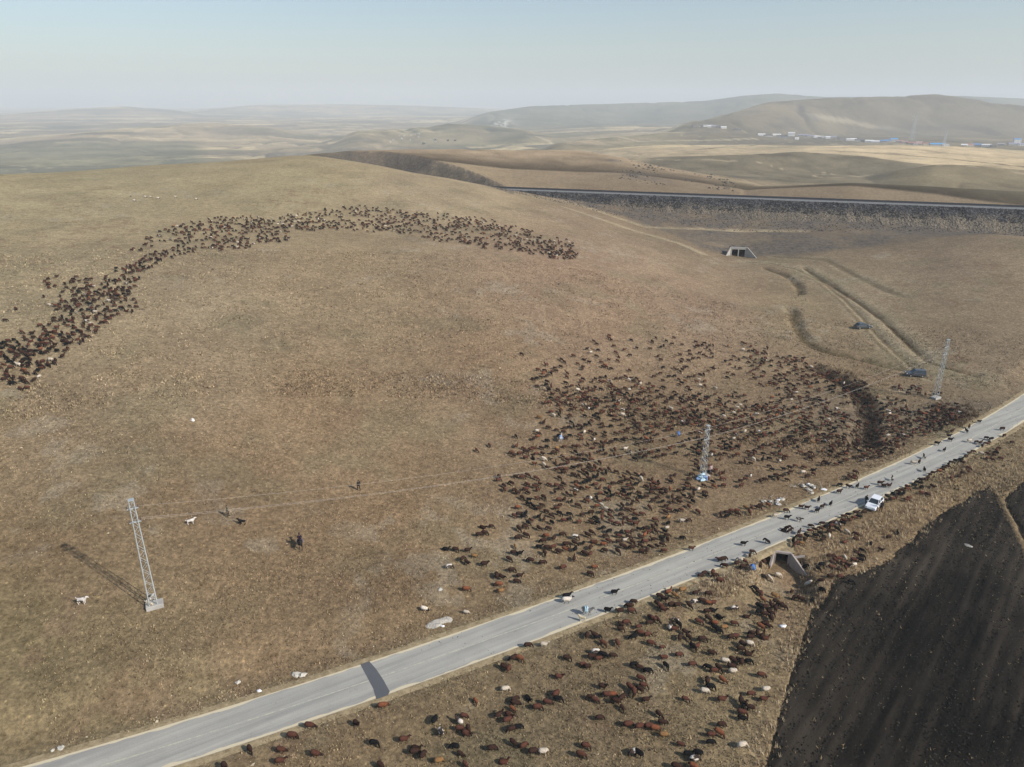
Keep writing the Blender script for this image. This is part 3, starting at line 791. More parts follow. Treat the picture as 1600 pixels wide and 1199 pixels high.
def embankment():
    A = Vector((RAIL_A[0], RAIL_A[1], 0)); B = Vector((RAIL_B[0], RAIL_B[1], 0))
    d = (B - A).normalized(); A2 = A - d * 150; B2 = B + d * 170
    n = Vector((d.y, -d.x, 0))                       # towards the camera
    prof = [(-26, 0.5), (-5.2, 13.9), (-4.6, 14.1), (4.4, 14.1), (5.0, 13.9), (9.5, 11.4), (14.5, 8.6), (28, 1.5)]
    L = (B2 - A2).length; N = 170
    root = empty('railway_embankment', A2)
    tag(root, kind='structure')
    def sheet(name, i0, i1, mat, rough):
        v = []; f = []
        for k in range(N + 1):
            c = A2 + d * (L * k / N)
            for j in range(i0, i1 + 1):
                o, z = prof[j]
                jj = rough * (random.random() - 0.5) if j not in (2, 3) else 0
                p = c + n * (o + jj); v.append((p.x - A2.x, p.y - A2.y, z + jj * 0.4 - A2.z))
        w_ = i1 - i0 + 1
        for k in range(N):
            for j in range(w_ - 1):
                a = k * w_ + j; f.append((a, a + 1, a + w_ + 1, a + w_))
        o = link(name, mesh_np(name, v, np.array(f)), root, mat)
        if o.data.polygons[0].normal.z < 0: o.data.flip_normals()
        return o
    sheet('track_bed', 1, 4, M_BALLAST, 0.1)
    sheet('stone_slope', 4, 7, M_RIP, 0.9)
    sheet('back_slope', 0, 1, M_RIP, 0.9)
    for off in (-2.6, -1.1):
        mb = MB(); a = n * off; mb.box(tuple(a + d * L / 2 + Vector((0, 0, 14.26))), (L, 0.16, 0.28), math.atan2(d.y, d.x))
        mb.build('rail', M_STEEL, root)
    mb = MB(); mb.box(tuple(n * -4.2 + d * L / 2 + Vector((0, 0, 14.45))), (L, 0.22, 0.45), math.atan2(d.y, d.x))
    mb.build('parapet', M_STEEL, root)
    return A, B, d, n
EA, EB, ED, EN = embankment()

# ------------------------------------------------------------------ culverts
def concrete_mat(name, c):
    m, nt, b = new_mat(name, 0.9, 0.15)
    p = pos_node(nt)
    k = ramp(nt, noise_node(nt, p, 0.9, 6, 0.7), [(0.3, tuple(x * 0.72 for x in c)), (0.6, c), (0.8, tuple(min(1, x * 1.12) for x in c))])
    nt.links.new(k, b.inputs['Base Color']); bump(nt, b, noise_node(nt, p, 12, 4), 0.3, 0.03)
    return m
M_CONC = concrete_mat('weathered_concrete', (0.42, 0.40, 0.36))
M_CONCP = concrete_mat('pinkish_concrete', (0.38, 0.33, 0.29))
M_DARK = plain('culvert_shade_and_dark_branch', (0.03, 0.028, 0.026), 1.0, 0.05)  # near-black colour paints the shade inside both culverts; some dead branches share it
def frame_from(xa, za=Vector((0, 0, 1))):
    xa = xa.normalized(); ya = za.cross(xa).normalized()
    return Matrix((xa, ya, za)).transposed()
def wall_prism(mb, pts, thick, M, off=Vector((0, 0, 0))):
    """pts in local x-z outline, extruded along local y by thick"""
    n = len(pts)
    v = [M @ Vector((x, -thick / 2, z)) + off for x, z in pts] + [M @ Vector((x, thick / 2, z)) + off for x, z in pts]
    f = [tuple(range(n)), tuple(range(2 * n - 1, n - 1, -1))] + [(i, n + i, n + (i + 1) % n, (i + 1) % n) for i in range(n)]
    mb.add(v, f)
def road_culvert():
    base = Vector((CULV_P.x, CULV_P.y, -1.9))
    r = empty('culvert', base); r.scale = (0.9, 0.9, 0.94)
    tag(r, 'small concrete box culvert with splayed wing walls under the road', 'culvert')
    M = frame_from(CT)                                  # local x along the road, y across
    inward = -CN
    ysgn = 1 if (M @ Vector((0, 1, 0))).dot(inward) > 0 else -1
    I = lambda x, y, z: M @ Vector((x, y * ysgn, z))
    def bx(name, c, d, mat):
        mb = MB(); mb.box(tuple(I(*c)), d, 0, 0, M); return mb.build(name, mat, r, bevel=0.03)
    bx('headwall', (0, 0.17, 1.78), (2.5, 0.34, 0.30), M_CONCP)
    bx('abutment', (-1.04, 0.16, 0.75), (0.36, 0.30, 1.72), M_CONCP)
    bx('abutment', (1.04, 0.16, 0.75), (0.36, 0.30, 1.72), M_CONCP)
    bx('floor_slab', (0, 2.6, -0.12), (1.7, 5.2, 0.14), M_DARK)
    bx('inner_wall', (-0.98, 2.9, 0.75), (0.20, 5.0, 1.6), M_DARK)
    bx('inner_wall', (0.98, 2.9, 0.75), (0.20, 5.0, 1.6), M_DARK)
    bx('ceiling_slab', (0, 2.9, 1.62), (1.8, 5.0, 0.14), M_DARK)
    bx('earth_cover', (0, 1.85, 1.80), (3.6, 3.0, 0.14), M_SHO)
    for sx, ln, an in ((-1, 1.5, R(20)), (1, 3.4, R(38))):
        mb = MB()
        dirv = (CN * math.cos(an) + CT * sx * math.sin(an)).normalized()
        Mw = frame_from(dirv)
        o = I(sx * 1.2, 0.0, 0) + dirv * 0.04
        wall_prism(mb, [(0, -0.4), (ln, -0.4), (ln, 0.45), (0.25, 1.9), (0, 1.92)], 0.28, Mw, o)
        mb.build('wing_wall', M_CONCP, r, bevel=0.02)
    mb = MB(); dirv = (CT * 1.0 - CN * 0.15).normalized()
    mb.box(tuple(I(2.35, 0.1, 1.35) + Vector((0, 0, 0.12))), (1.5, 0.34, 0.26), 0, 0, frame_from(dirv + Vector((0, 0, 0.22))))
    mb.build('broken_kerb', M_CONCP, r, bevel=0.03)
road_culvert()
def big_culvert():
    p = ground(1153, 401); p.z -= 0.2
    r = empty('culvert', p, 0)
    tag(r, 'double opening concrete culvert portal at the foot of the embankment', 'culvert'); r.scale = (0.86, 0.86, 0.86)
    xa = Vector((0.985, -0.17, 0)); M = frame_from(xa)
    def bx(name, c, d, mat):
        mb = MB(); mb.box(tuple(M @ Vector(c)), d, 0, 0, M); return mb.build(name, mat, r, bevel=0.04)
    bx('headwall', (0, 0.3, 3.85), (6.6, 0.6, 1.1), M_CONC)
    for x in (-3.05, 0.0, 3.05): bx('pier', (x, 0.3, 1.4), (0.5 if x else 0.4, 0.58, 3.9), M_CONC)
    bx('back_wall', (0, 6.3, 1.6), (6.6, 0.3, 3.6), M_DARK)
    for x in (-3.2, 0.0, 3.2): bx('inner_wall', (x, 3.5, 1.5), (0.24, 5.6, 3.6), M_DARK)
    bx('floor_slab', (0, 3.2, -0.1), (6.3, 6.0, 0.3), M_DARK); bx('roof_slab', (0, 3.5, 3.5), (6.5, 5.6, 0.3), M_DARK)
    for sx, an, ln in ((-1, R(42), 3.2), (1, R(50), 5.2)):
        dirv = M @ Vector((sx * math.sin(an), -math.cos(an), 0)); mb = MB()
        wall_prism(mb, [(0, -0.9), (ln, -0.9), (ln, 0.5), (0.3, 4.35), (0, 4.38)], 0.35, frame_from(dirv), M @ Vector((sx * 3.45, 0.25, 0)))
        mb.build('wing_wall', M_CONC, r)
big_culvert()

# ------------------------------------------------------------------ lattice towers and lines
M_GALV = plain('galvanised_steel', (0.46, 0.49, 0.485), 0.55, 0.4, 0.15, 3.0, 0.35)
M_INS = plain('porcelain', (0.10, 0.07, 0.06), 0.3, 0.5)
M_WIRE = plain('aluminium_wire', (0.55, 0.50, 0.43), 0.5, 0.4, 0.1, 3.0, 0.2)
def tower(px, py, h, wb, wt, label, base=True, rz=0.5, arms=()):
    p = ground(px, py); p.z = float(z_at(p.x, p.y))
    r = empty('lattice_tower', p, rz)
    tag(r, label, 'power pole', 'power poles along the road')
    cn = [(-1, -1), (1, -1), (1, 1), (-1, 1)]
    at = lambda k, z: Vector((cn[k][0] * (wb + (wt - wb) * z / h) / 2, cn[k][1] * (wb + (wt - wb) * z / h) / 2, z))
    for k in range(4):
        mb = MB(); mb.bar(at(k, -0.3), at(k, h), 0.05, 4, 0.04); mb.build('leg', M_GALV, r)
    nb = int(h / 0.72)
    for k in range(4):
        mb = MB()
        for i in range(nb):
            z0, z1 = h * i / nb, h * (i + 1) / nb
            a, b = (k, (k + 1) % 4) if i % 2 else ((k + 1) % 4, k)
            mb.bar(at(a, z0), at(b, z1), 0.022, 4)
        mb.build('bracing', M_GALV, r)
    mb = MB(); mb.box((0, 0, h + 0.03), (wt + 0.1, wt + 0.1, 0.06)); mb.build('top_plate', M_GALV, r)
    tips = []
    for zz, ln in arms:
        mb = MB(); mb.box((0, 0, zz), (ln * 2, 0.12, 0.12)); mb.build('crossarm', M_GALV, r)
        for sx in (-1, 1):
            q = Vector((sx * ln * 0.95, 0, zz))
            mb = MB(); mb.bar(q + Vector((0, 0, 0.06)), q + Vector((0, 0, 0.36)), 0.07, 8, 0.05); mb.build('insulator', M_INS, r)
            tips.append(p + Matrix.Rotation(rz, 3, 'Z') @ (q + Vector((0, 0, 0.36))))
    if base:
        mb = MB(); mb.box((0.12, -0.05, 0.12), (1.75, 1.15, 0.55)); mb.build('concrete_base', M_CONC, r, bevel=0.05)
    return r, p, tips
t1, P1, T1 = tower(240, 947, 13.2, 0.80, 0.46, 'tall grey lattice power pole standing alone on a concrete base', True, R(28), ((10.6, 0.55), (12.2, 0.55)))
t2, P2, T2 = tower(1098, 746, 8.9, 0.75, 0.42, 'short lattice power pole rising from the flock', True, R(28), ((6.6, 0.6), (8.2, 0.6)))
t3, P3, T3 = tower(1461, 623, 12.4, 0.85, 0.45, 'lattice power pole by the stream near the road bend', True, R(28), ((9.4, 0.7), (10.9, 0.7)))
def wires(A, B, grp, nm):
    for i, (a, b) in enumerate(zip(A, B)):
        if i == 3: continue
        pts = []; L = (b - a).length; sag = L * 0.018
        for k in range(21):
            s = k / 20; q = a.lerp(b, s); q.z -= sag * 4 * s * (1 - s); pts.append(q)
        mb = MB(); mb.tube([q - pts[0] for q in pts], 0.008, 4)
        o = mb.build('power_line', M_WIRE); o.location = pts[0]
        tag(o, ('upper', 'middle', 'lower')[(2, 1, 0)[i]] + ' ' + nm, 'cable', grp)
wires(T1, T2, 'power lines over the pasture', 'power line from the lone tall pole to the pole in the flock')
wires(T2, T3, 'power lines over the flock', 'power line from the pole in the flock to the stream pole')

# ------------------------------------------------------------------ villages
ROOFC = dict(g=(0.34, 0.33, 0.32), d=(0.10, 0.095, 0.09), b=(0.10, 0.26, 0.52), B=(0.06, 0.34, 0.66), p=(0.42, 0.26, 0.24), w=(0.72, 0.71, 0.68), r=(0.36, 0.15, 0.12), v=(0.28, 0.27, 0.36))
M_ROOF = {k: plain('roof_' + n, ROOFC[k], 0.6, 0.3, 0.1, 0.6) for k, n in zip('gdbBpwrv', ('grey', 'dark', 'blue', 'bright_blue', 'pink', 'white', 'red', 'slate'))}
WALLC = dict(w=(0.74, 0.72, 0.68), c=(0.60, 0.52, 0.40), g=(0.42, 0.41, 0.39), d=(0.22, 0.20, 0.18), p=(0.55, 0.40, 0.36))
M_WALL = {k: plain('wall_' + n, WALLC[k], 0.9, 0.1, 0.12, 0.5) for k, n in zip('wcgdp', ('white', 'cream', 'grey', 'dark', 'pink'))}
M_PANE = plain('window_glass', (0.04, 0.05, 0.06), 0.2, 0.5)
CN_R = dict(g='grey', d='dark', b='blue', B='bright blue', p='pink', w='white', r='red', v='slate')
CN_W = dict(w='white', c='cream', g='grey', d='dark stone', p='pink')
_hc = {}
def house(px, py, wpx, rc, wc, where, hpx=None):
    p = ground(px, py + 1.5)
    t = math.hypot(p.x, p.y)
    L = wpx * t / FPX; D = min(L, 9.0) * random.uniform(0.7, 0.9); H = (hpx or 2.6) * t / FPX * 0.8
    H = max(2.4, min(H, 9)) if 'hamlet' not in where else 2.6
    r = empty('house', p + Vector((0, 0, -0.3)), math.atan2(-p.x, p.y) * 0.6 + random.uniform(-0.25, 0.25))
    mb = MB(); mb.box((0, 0, H / 2), (L, D, H)); mb.build('wall', M_WALL[wc], r)
    rh = D * 0.28; mb = MB(); e = 0.35
    a = [(-L/2-e, -D/2-e, H+0.02), (L/2+e, -D/2-e, H+0.02), (L/2+e, D/2+e, H+0.02), (-L/2-e, D/2+e, H+0.02), (-L/2-e, 0, H+rh), (L/2+e, 0, H+rh)]
    mb.add(a, [(0, 1, 5, 4), (2, 3, 4, 5), (1, 2, 5), (3, 0, 4), (3, 2, 1, 0)]); mb.build('roof', M_ROOF[rc], r)
    nw = max(2, int(L / 3.2))
    for i in range(nw):
        x = -L / 2 + L * (i + 0.5) / nw
        mb = MB(); mb.box((x, -D / 2 - 0.02, H * 0.55), (1.0, 0.08, 1.2)); mb.build('door' if i == nw // 2 else 'window', M_PANE, r)
    kind = 'long low' if wpx > 13 else ('tall' if (hpx or 0) > 4 else ('small' if wpx < 7 else 'low'))
    lab = f'{kind} {CN_W[wc]} house with {CN_R[rc]} roof {where}'
    _hc.setdefault(lab, []).append(r)
    tag(r, lab, 'house', 'houses ' + where)
    return r
def crop(x0, y0, s, lst): return [(x0 + e[0] / s, y0 + e[1] / s) + tuple(e[2:]) for e in lst]
V1 = crop(1070, 180, 6.15, [(95,106,7,'d','d'),(165,106,7,'d','c'),(195,103,6,'g','w'),(245,108,8,'w','w'),(285,108,9,'v','g'),(330,113,8,'d','d'),(372,120,8,'w','w'),(490,138,6,'d','d'),(522,143,6,'d','d')])
for e in V1: house(*e, 'high on the village slope')
V2 = crop(1070, 180, 6.15, [(735,190,10,'w','w'),(800,200,12,'d','g'),(880,192,12,'w','c'),(915,204,10,'d','w'),(962,212,8,'d','g'),(1022,194,9,'w','w',6),(1075,228,5,'w','w'),(1115,196,9,'v','g'),(1155,197,9,'v','d'),(1205,203,9,'v','g'),(1262,210,7,'w','w'),(1300,212,8,'w','c'),(1345,213,8,'g','w'),(1372,217,6,'w','w'),(1425,212,8,'v','g'),(1512,228,9,'d','d'),(1572,238,6,'w','w')])
for e in V2: house(*e[:5], 'in the row below the hill', *(e[5:6]))
V3 = crop(1330, 170, 5.926, [(15,287,9,'w','w'),(60,293,8,'d','w'),(105,297,5,'d','d'),(165,303,10,'w','w'),(222,308,10,'w','w'),(295,303,8,'b','g'),(335,300,8,'b','w'),(392,300,9,'B','g',5),(445,306,8,'p','c'),(490,310,8,'p','p'),(545,322,7,'r','d'),(580,328,8,'p','w'),(625,318,8,'p','p'),(690,328,8,'r','c'),(790,334,17,'B','g'),(868,340,8,'g','w'),(1045,343,7,'w','c'),(1092,338,10,'r','c'),(1155,338,11,'b','g'),(1250,342,10,'w','w'),(1310,348,6,'d','d'),(1385,334,8,'g','g'),(1530,312,8,'b','w',6),(1500,330,12,'v','g'),(1575,335,8,'v','w')])
for e in V3: house(*e[:5], 'by the pale field', *(e[5:6]))
V4 = crop(560, 180, 5.333, [(290,202,2.6,'g','c'),(340,168,2.2,'g','c'),(380,168,2.6,'g','c'),(268,218,2.2,'g','w'),(440,163,2.6,'g','c'),(472,158,2.2,'g','c'),(505,153,2.6,'g','c'),(500,178,2.6,'g','c'),(430,203,2.2,'g','c'),(360,190,2.2,'g','w'),(640,212,3,'d','g'),(600,200,2.2,'g','c')])
for e in V4: house(*e, 'in the hazy far hamlet')
M_TREE = plain('dark_foliage', (0.045, 0.055, 0.04), 1.0, 0.02, 0.3, 1.0)
def leafy(px, py, w_, h_, label):
    p = ground(px, py); r = empty('tree', p)
    tag(r, label, 'tree', 'dark trees by the far hamlet')
    mb = MB(); mb.bar((0, 0, 0), (0, 0, h_ * 0.5), 0.35, 6, 0.2); mb.build('trunk', M_TREE, r)
    n = 260; c = rng.normal(0, 1, (n, 3)); c /= np.linalg.norm(c, axis=1)[:, None]; c *= rng.random((n, 1)) ** 0.4 * np.array([w_ / 2, w_ / 2, h_ / 2]); c[:, 2] += h_ * 0.6
    t3_ = rng.normal(0, 0.6, (n, 3, 3)); v = (c[:, None, :] + t3_).reshape(-1, 3)
    link('crown', mesh_np('crown', v, np.arange(n * 3).reshape(n, 3)), r, M_TREE)
for px, py, w_, h_, lb in ((662,226,11,5,'broad dark tree clump nearest the far hamlet'),(680,221,7,5,'dark rounded tree beside the far hamlet'),(700,221,7,4.5,'westernmost dark tree of the pair beyond the hamlet'),(711,221,7,4.5,'easternmost dark tree of the pair beyond the hamlet')):
    leafy(px, py, w_, h_, lb)
def pylon(px, y0, y1, label):
    p = ground(px, y1); t = math.hypot(p.x, p.y); h = (y1 - y0) * t / FPX
    r = empty('pylon', p); tag(r, label, 'pylon', 'pylons behind the village')
    wb = h * 0.16
    for sx, sy in ((-1, -1), (1, -1), (1, 1), (-1, 1)):
        mb = MB(); mb.bar((sx * wb / 2, sy * wb / 2, 0), (sx * 0.5, sy * 0.5, h), 0.4, 4, 0.28); mb.build('leg', M_GALV, r)
    mb = MB()
    for i in range(8):
        z0, z1 = h * i / 8, h * (i + 1) / 8; a = wb / 2 * (1 - i / 8) + 0.4; b = wb / 2 * (1 - (i + 1) / 8) + 0.4
        for s in (-1, 1): mb.bar((-a, s * a, z0), (b, s * b, z1), 0.18); mb.bar((a, s * a, z0), (-b, s * b, z1), 0.18)
    mb.build('bracing', M_GALV, r)
    for zf in (0.78, 0.9):
        mb = MB(); mb.bar((-h * 0.13, 0, h * zf), (h * 0.13, 0, h * zf), 0.3); mb.build('crossarm', M_GALV, r)
pylon(1424, 187, 220, 'tall pale pylon standing behind the blue roofed houses')
pylon(1475, 208, 225, 'short pale pylon beside the long blue roofed house')

for lab, L in _hc.items():
    if len(L) > 1:
        L.sort(key=lambda o: math.atan2(o.location.x, o.location.y))
        w_ = ['leftmost', 'second from left', 'third from left', 'fourth from left', 'fifth from left', 'sixth from left', 'seventh from left', 'eighth from left', 'ninth from left']
        for i, o in enumerate(L): o['label'] = lab + ', ' + w_[i]
# ------------------------------------------------------------------ rocks, debris, litter
M_STONE = plain('pale_stone', (0.45, 0.42, 0.36), 0.95, 0.1, 0.3, 3.0)
M_GRAVEL = plain('pale_gravel', (0.38, 0.35, 0.30), 1.0, 0.05, 0.3, 9.0)
def rock_mesh(name, sx, sy, sz, seed):
    bm = bmesh.new(); bmesh.ops.create_icosphere(bm, subdivisions=2, radius=1)
    r_ = random.Random(seed)
    o = [r_.uniform(-9, 9) for _ in range(3)]
    for v in bm.verts:
        k = 1 + 0.28 * math.sin(v.co.x * 3 + o[0]) * math.sin(v.co.y * 3.3 + o[1]) + 0.2 * math.sin(v.co.z * 4 + o[2]) + r_.uniform(-0.07, 0.07)
        v.co = Vector((v.co.x * sx * k, v.co.y * sy * k, max(v.co.z * sz * k, -0.25 * sz)))
    me = bpy.data.meshes.new(name); bm.to_mesh(me); bm.free()
    me.polygons.foreach_set('use_smooth', np.zeros(len(me.polygons), dtype=bool))
    return me
def stone(px, py, sx, sy, sz, label, grp=None, mat=None, rz=None):
    p = ground(px, py); o = link('stone', rock_mesh('stone', sx, sy, sz, int(px * 7 + py)), None, mat or M_STONE)
    o.location = p; o.rotation_euler = (0, 0, random.uniform(0, 6) if rz is None else rz)
    tag(o, label, 'stone', grp)
stone(462, 1054, 0.45, 0.32, 0.3, 'pale boulder lying by the road, farther from the dark patch', 'roadside boulders')
stone(472, 1055, 0.42, 0.3, 0.28, 'pale boulder lying by the road, nearer the dark patch', 'roadside boulders')
stone(372, 1067, 0.3, 0.25, 0.2, 'small pinkish stone on the verge', None)
stone(688, 921, 0.28, 0.22, 0.18, 'lone small tan stone above the gravel heap')
stone(301, 657, 0.3, 0.3, 0.3, 'lone white stone high on the open slope', None, M_WALL['w'])
stone(1513, 853, 0.55, 0.35, 0.2, 'pale flat rock in the ploughed field', None, M_GRAVEL)
stone(95, 1169, 0.3, 0.25, 0.18, 'larger of two pale stones at the near road edge', None)
stone(82, 1173, 0.2, 0.2, 0.14, 'smaller of two pale stones at the near road edge', None)
def heap(px0, py0, px1, py1, label):
    a, b = ground(px0, py0), ground(px1, py1)
    L = (b - a).length; bm = bmesh.new()
    bmesh.ops.create_grid(bm, x_segments=36, y_segments=14, size=0.5)
    for v in bm.verts:
        u, q = v.co.x * 2, v.co.y * 2
        e = max(0, 1 - (u * u) ** 1.6 - q * q * (1 + 0.4 * math.sin(u * 5)))
        v.co = Vector((v.co.x * (L + 0.6), v.co.y * 1.25 + 0.1 * math.sin(u * 6), -0.06 + 0.30 * min(1, e * 1.5) * (0.8 + 0.3 * math.sin(u * 9 + q * 4)) + random.uniform(-0.02, 0.02)))
    me = bpy.data.meshes.new('gravel_heap'); bm.to_mesh(me); bm.free()
    o = link('gravel_heap', me, None, M_GRAVEL); c = (a + b) / 2; c.z = float(z_at(c.x, c.y)); o.location = c
    o.rotation_euler = (0, 0, math.atan2(b.y - a.y, b.x - a.x)); tag(o, label, 'gravel heap')
heap(668, 980, 703, 966, 'long low heap of pale gravel beside the road')
M_BAG = plain('white_plastic', (0.75, 0.74, 0.72), 0.4, 0.4, 0.06, 5)
def sack(px, py, s, label):
    p = ground(px, py); o = link('sack', rock_mesh('sack', s, s * 0.6, s * 0.5, int(px)), None, M_BAG); o.location = p
    o.data.polygons.foreach_set('use_smooth', np.ones(len(o.data.polygons), dtype=bool)); tag(o, label, 'sack')
sack(691, 979, 0.30, 'white plastic sack lying by the gravel heap')
sack(405, 1080, 0.28, 'white crumpled sack on the verge by the road')
sack(1223, 979, 0.45, 'white torn plastic sheet lying in the grass by the flock')
def brush(px, py, R_, n, label, seed):
    """heap of pale dead branches and rubble"""
    p = ground(px, py); r = empty('debris_heap', p); rr_ = random.Random(seed)
    tag(r, label, 'debris', 'debris heaps by the road')
    for i in range(n):
        a = rr_.uniform(0, 6.28); d = R_ * rr_.random() ** 0.5
        o = link('lump', rock_mesh('lump', rr_.uniform(.18, .42), rr_.uniform(.15, .3), rr_.uniform(.12, .26), seed + i), r, M_STONE if i % 5 else M_BAG)
        o.location = (math.cos(a) * d * 1.4, math.sin(a) * d, 0.05 + 0.2 * (1 - d / R_))
    for i in range(n * 2):
        a = rr_.uniform(0, 6.28); d = R_ * rr_.random() ** 0.5; b = rr_.uniform(0, 6.28); l = rr_.uniform(0.5, 1.3)
        c = Vector((math.cos(a) * d * 1.4, math.sin(a) * d, 0.15)); e = c + Vector((math.cos(b) * l, math.sin(b) * l, rr_.uniform(0.0, 0.6)))
        mb = MB(); mb.bar(c, e, 0.035, 4, 0.015); mb.build('branch', M_STONE if i % 3 else M_DARK, r)
brush(1264, 764, 1.6, 12, 'larger heap of pale rubble and dead branches on the far road verge', 31)
brush(1209, 785, 1.3, 10, 'smaller heap of pale rubble and dead branches beside the road', 77)

# scattered stones, tufts, weeds, clods: too many to count ---------------------
def scatter_px(n, x0, x1, y0, y1, power=1.0):
    """even spread over the ground patch seen in a photo rectangle"""
    px = rng.uniform(x0, x1, n * 3); py = rng.uniform(y0, y1, n * 3)
    return px, py
def polar_scatter(n, r0, r1, a0, a1):
    r = np.sqrt(rng.uniform(r0 * r0, r1 * r1, n)); a = rng.uniform(R(a0), R(a1), n)
    return r * np.sin(a), r * np.cos(a)
def octa(c, s, squash=0.7):
    """many small lumps as one mesh; c (n,3) centres, s (n,) sizes"""
    n = len(c)
    b = np.array([(1, 0, 0), (0, 1, 0), (-1, 0, 0), (0, -1, 0), (0, 0, 1), (0, 0, -0.5)], float)
    ang = rng.uniform(0, 6.28, n); ca, sa = np.cos(ang), np.sin(ang)
    v = b[None] * (s[:, None, None] * rng.uniform(0.6, 1.3, (n, 6, 1))) * np.array([1.15, 0.85, squash])
    x = v[..., 0] * ca[:, None] - v[..., 1] * sa[:, None]; y = v[..., 0] * sa[:, None] + v[..., 1] * ca[:, None]
    v = np.stack([x, y, v[..., 2]], -1) + c[:, None, :]
    f = np.array([(0, 1, 4), (1, 2, 4), (2, 3, 4), (3, 0, 4), (1, 0, 5), (2, 1, 5), (3, 2, 5), (0, 3, 5)])
    return v.reshape(-1, 3), (f[None] + (np.arange(n) * 6)[:, None, None]).reshape(-1, 3)
def blades(x, y, z, h, wid, nb, lean=0.45):
    n = len(x)
    a = rng.uniform(0, 6.28, (n, nb)); l = rng.uniform(0.15, lean, (n, nb)) * h[:, None]; hh = h[:, None] * rng.uniform(0.6, 1.1, (n, nb))
    ww = wid[:, None] * rng.uniform(0.6, 1.2, (n, nb)); ox = rng.normal(0, 1, (n, nb)) * wid[:, None] * 1.1; oy = rng.normal(0, 1, (n, nb)) * wid[:, None] * 1.1
    cx = x[:, None] + ox; cy = y[:, None] + oy; zz = z[:, None] - 0.02
    p0 = np.stack([cx - np.sin(a) * ww / 2, cy + np.cos(a) * ww / 2, zz + 0 * a], -1); p1 = np.stack([cx + np.sin(a) * ww / 2, cy - np.cos(a) * ww / 2, zz + 0 * a], -1)
    p2 = np.stack([cx + np.cos(a) * l, cy + np.sin(a) * l, zz + hh], -1)
    v = np.stack([p0, p1, p2], 2).reshape(-1, 3)
    return v, np.arange(len(v)).reshape(-1, 3)
M_TUFT = tint_mat('dry_grass_tuft', 1.0, 0.02)
def clear_mask(x, y, margin=0.5):
    d = np.abs(road_dist(x, y)) > ROAD_W / 2 + margin
    d &= ~in_poly(x, y, FIELD); d &= ~in_poly(x, y, FIELD2)
    dx = x - CULV_P.x; dy = y - CULV_P.y; a_ = dx * CT.x + dy * CT.y; b_ = dx * CN.x + dy * CN.y
    d &= ~((np.abs(a_) < 1.6) & (b_ > -6) & (b_ < 2.5))
    return d
def grass_tufts():
    xs, ys = [], []
    for n, r0, r1 in ((70000, 40, 80), (85000, 80, 130), (60000, 130, 210)):
        x, y = polar_scatter(n, r0, r1, -40, 40); xs.append(x); ys.append(y)
    x = np.concatenate(xs); y = np.concatenate(ys)
    den = 0.5 + 0.9 * fbm(x / 6, y / 6, 4)
    k = clear_mask(x, y) & (rng.random(len(x)) < np.clip(den, 0.12, 1)); x, y = x[k], y[k]
    z = z_at(x, y); r = np.hypot(x, y)
    h = rng.uniform(0.07, 0.22, len(x)) * (1 + 0.6 * (r > 120)); wd = rng.uniform(0.07, 0.17, len(x)) * (1 + 0.7 * (r > 120))
    v, f = blades(x, y, z, h, wd, 3, 0.9)
    t = tint_at(x, y) * rng.choice([0.5, 0.8, 1.3, 2.0], (len(x), 1), p=[0.24, 0.22, 0.34, 0.20]) * np.where(rng.random((len(x), 1)) < 0.12, np.array([[0.92, 1.0, 0.85]]), 1.0)
    me = mesh_np('dry_grass', v, f); set_col(me, np.repeat(np.clip(t, 0, 0.75), 9, 0))
    tag(link('dry_grass', me, None, M_TUFT), 'sparse dry grass tufts over the pasture', kind='stuff')
grass_tufts()
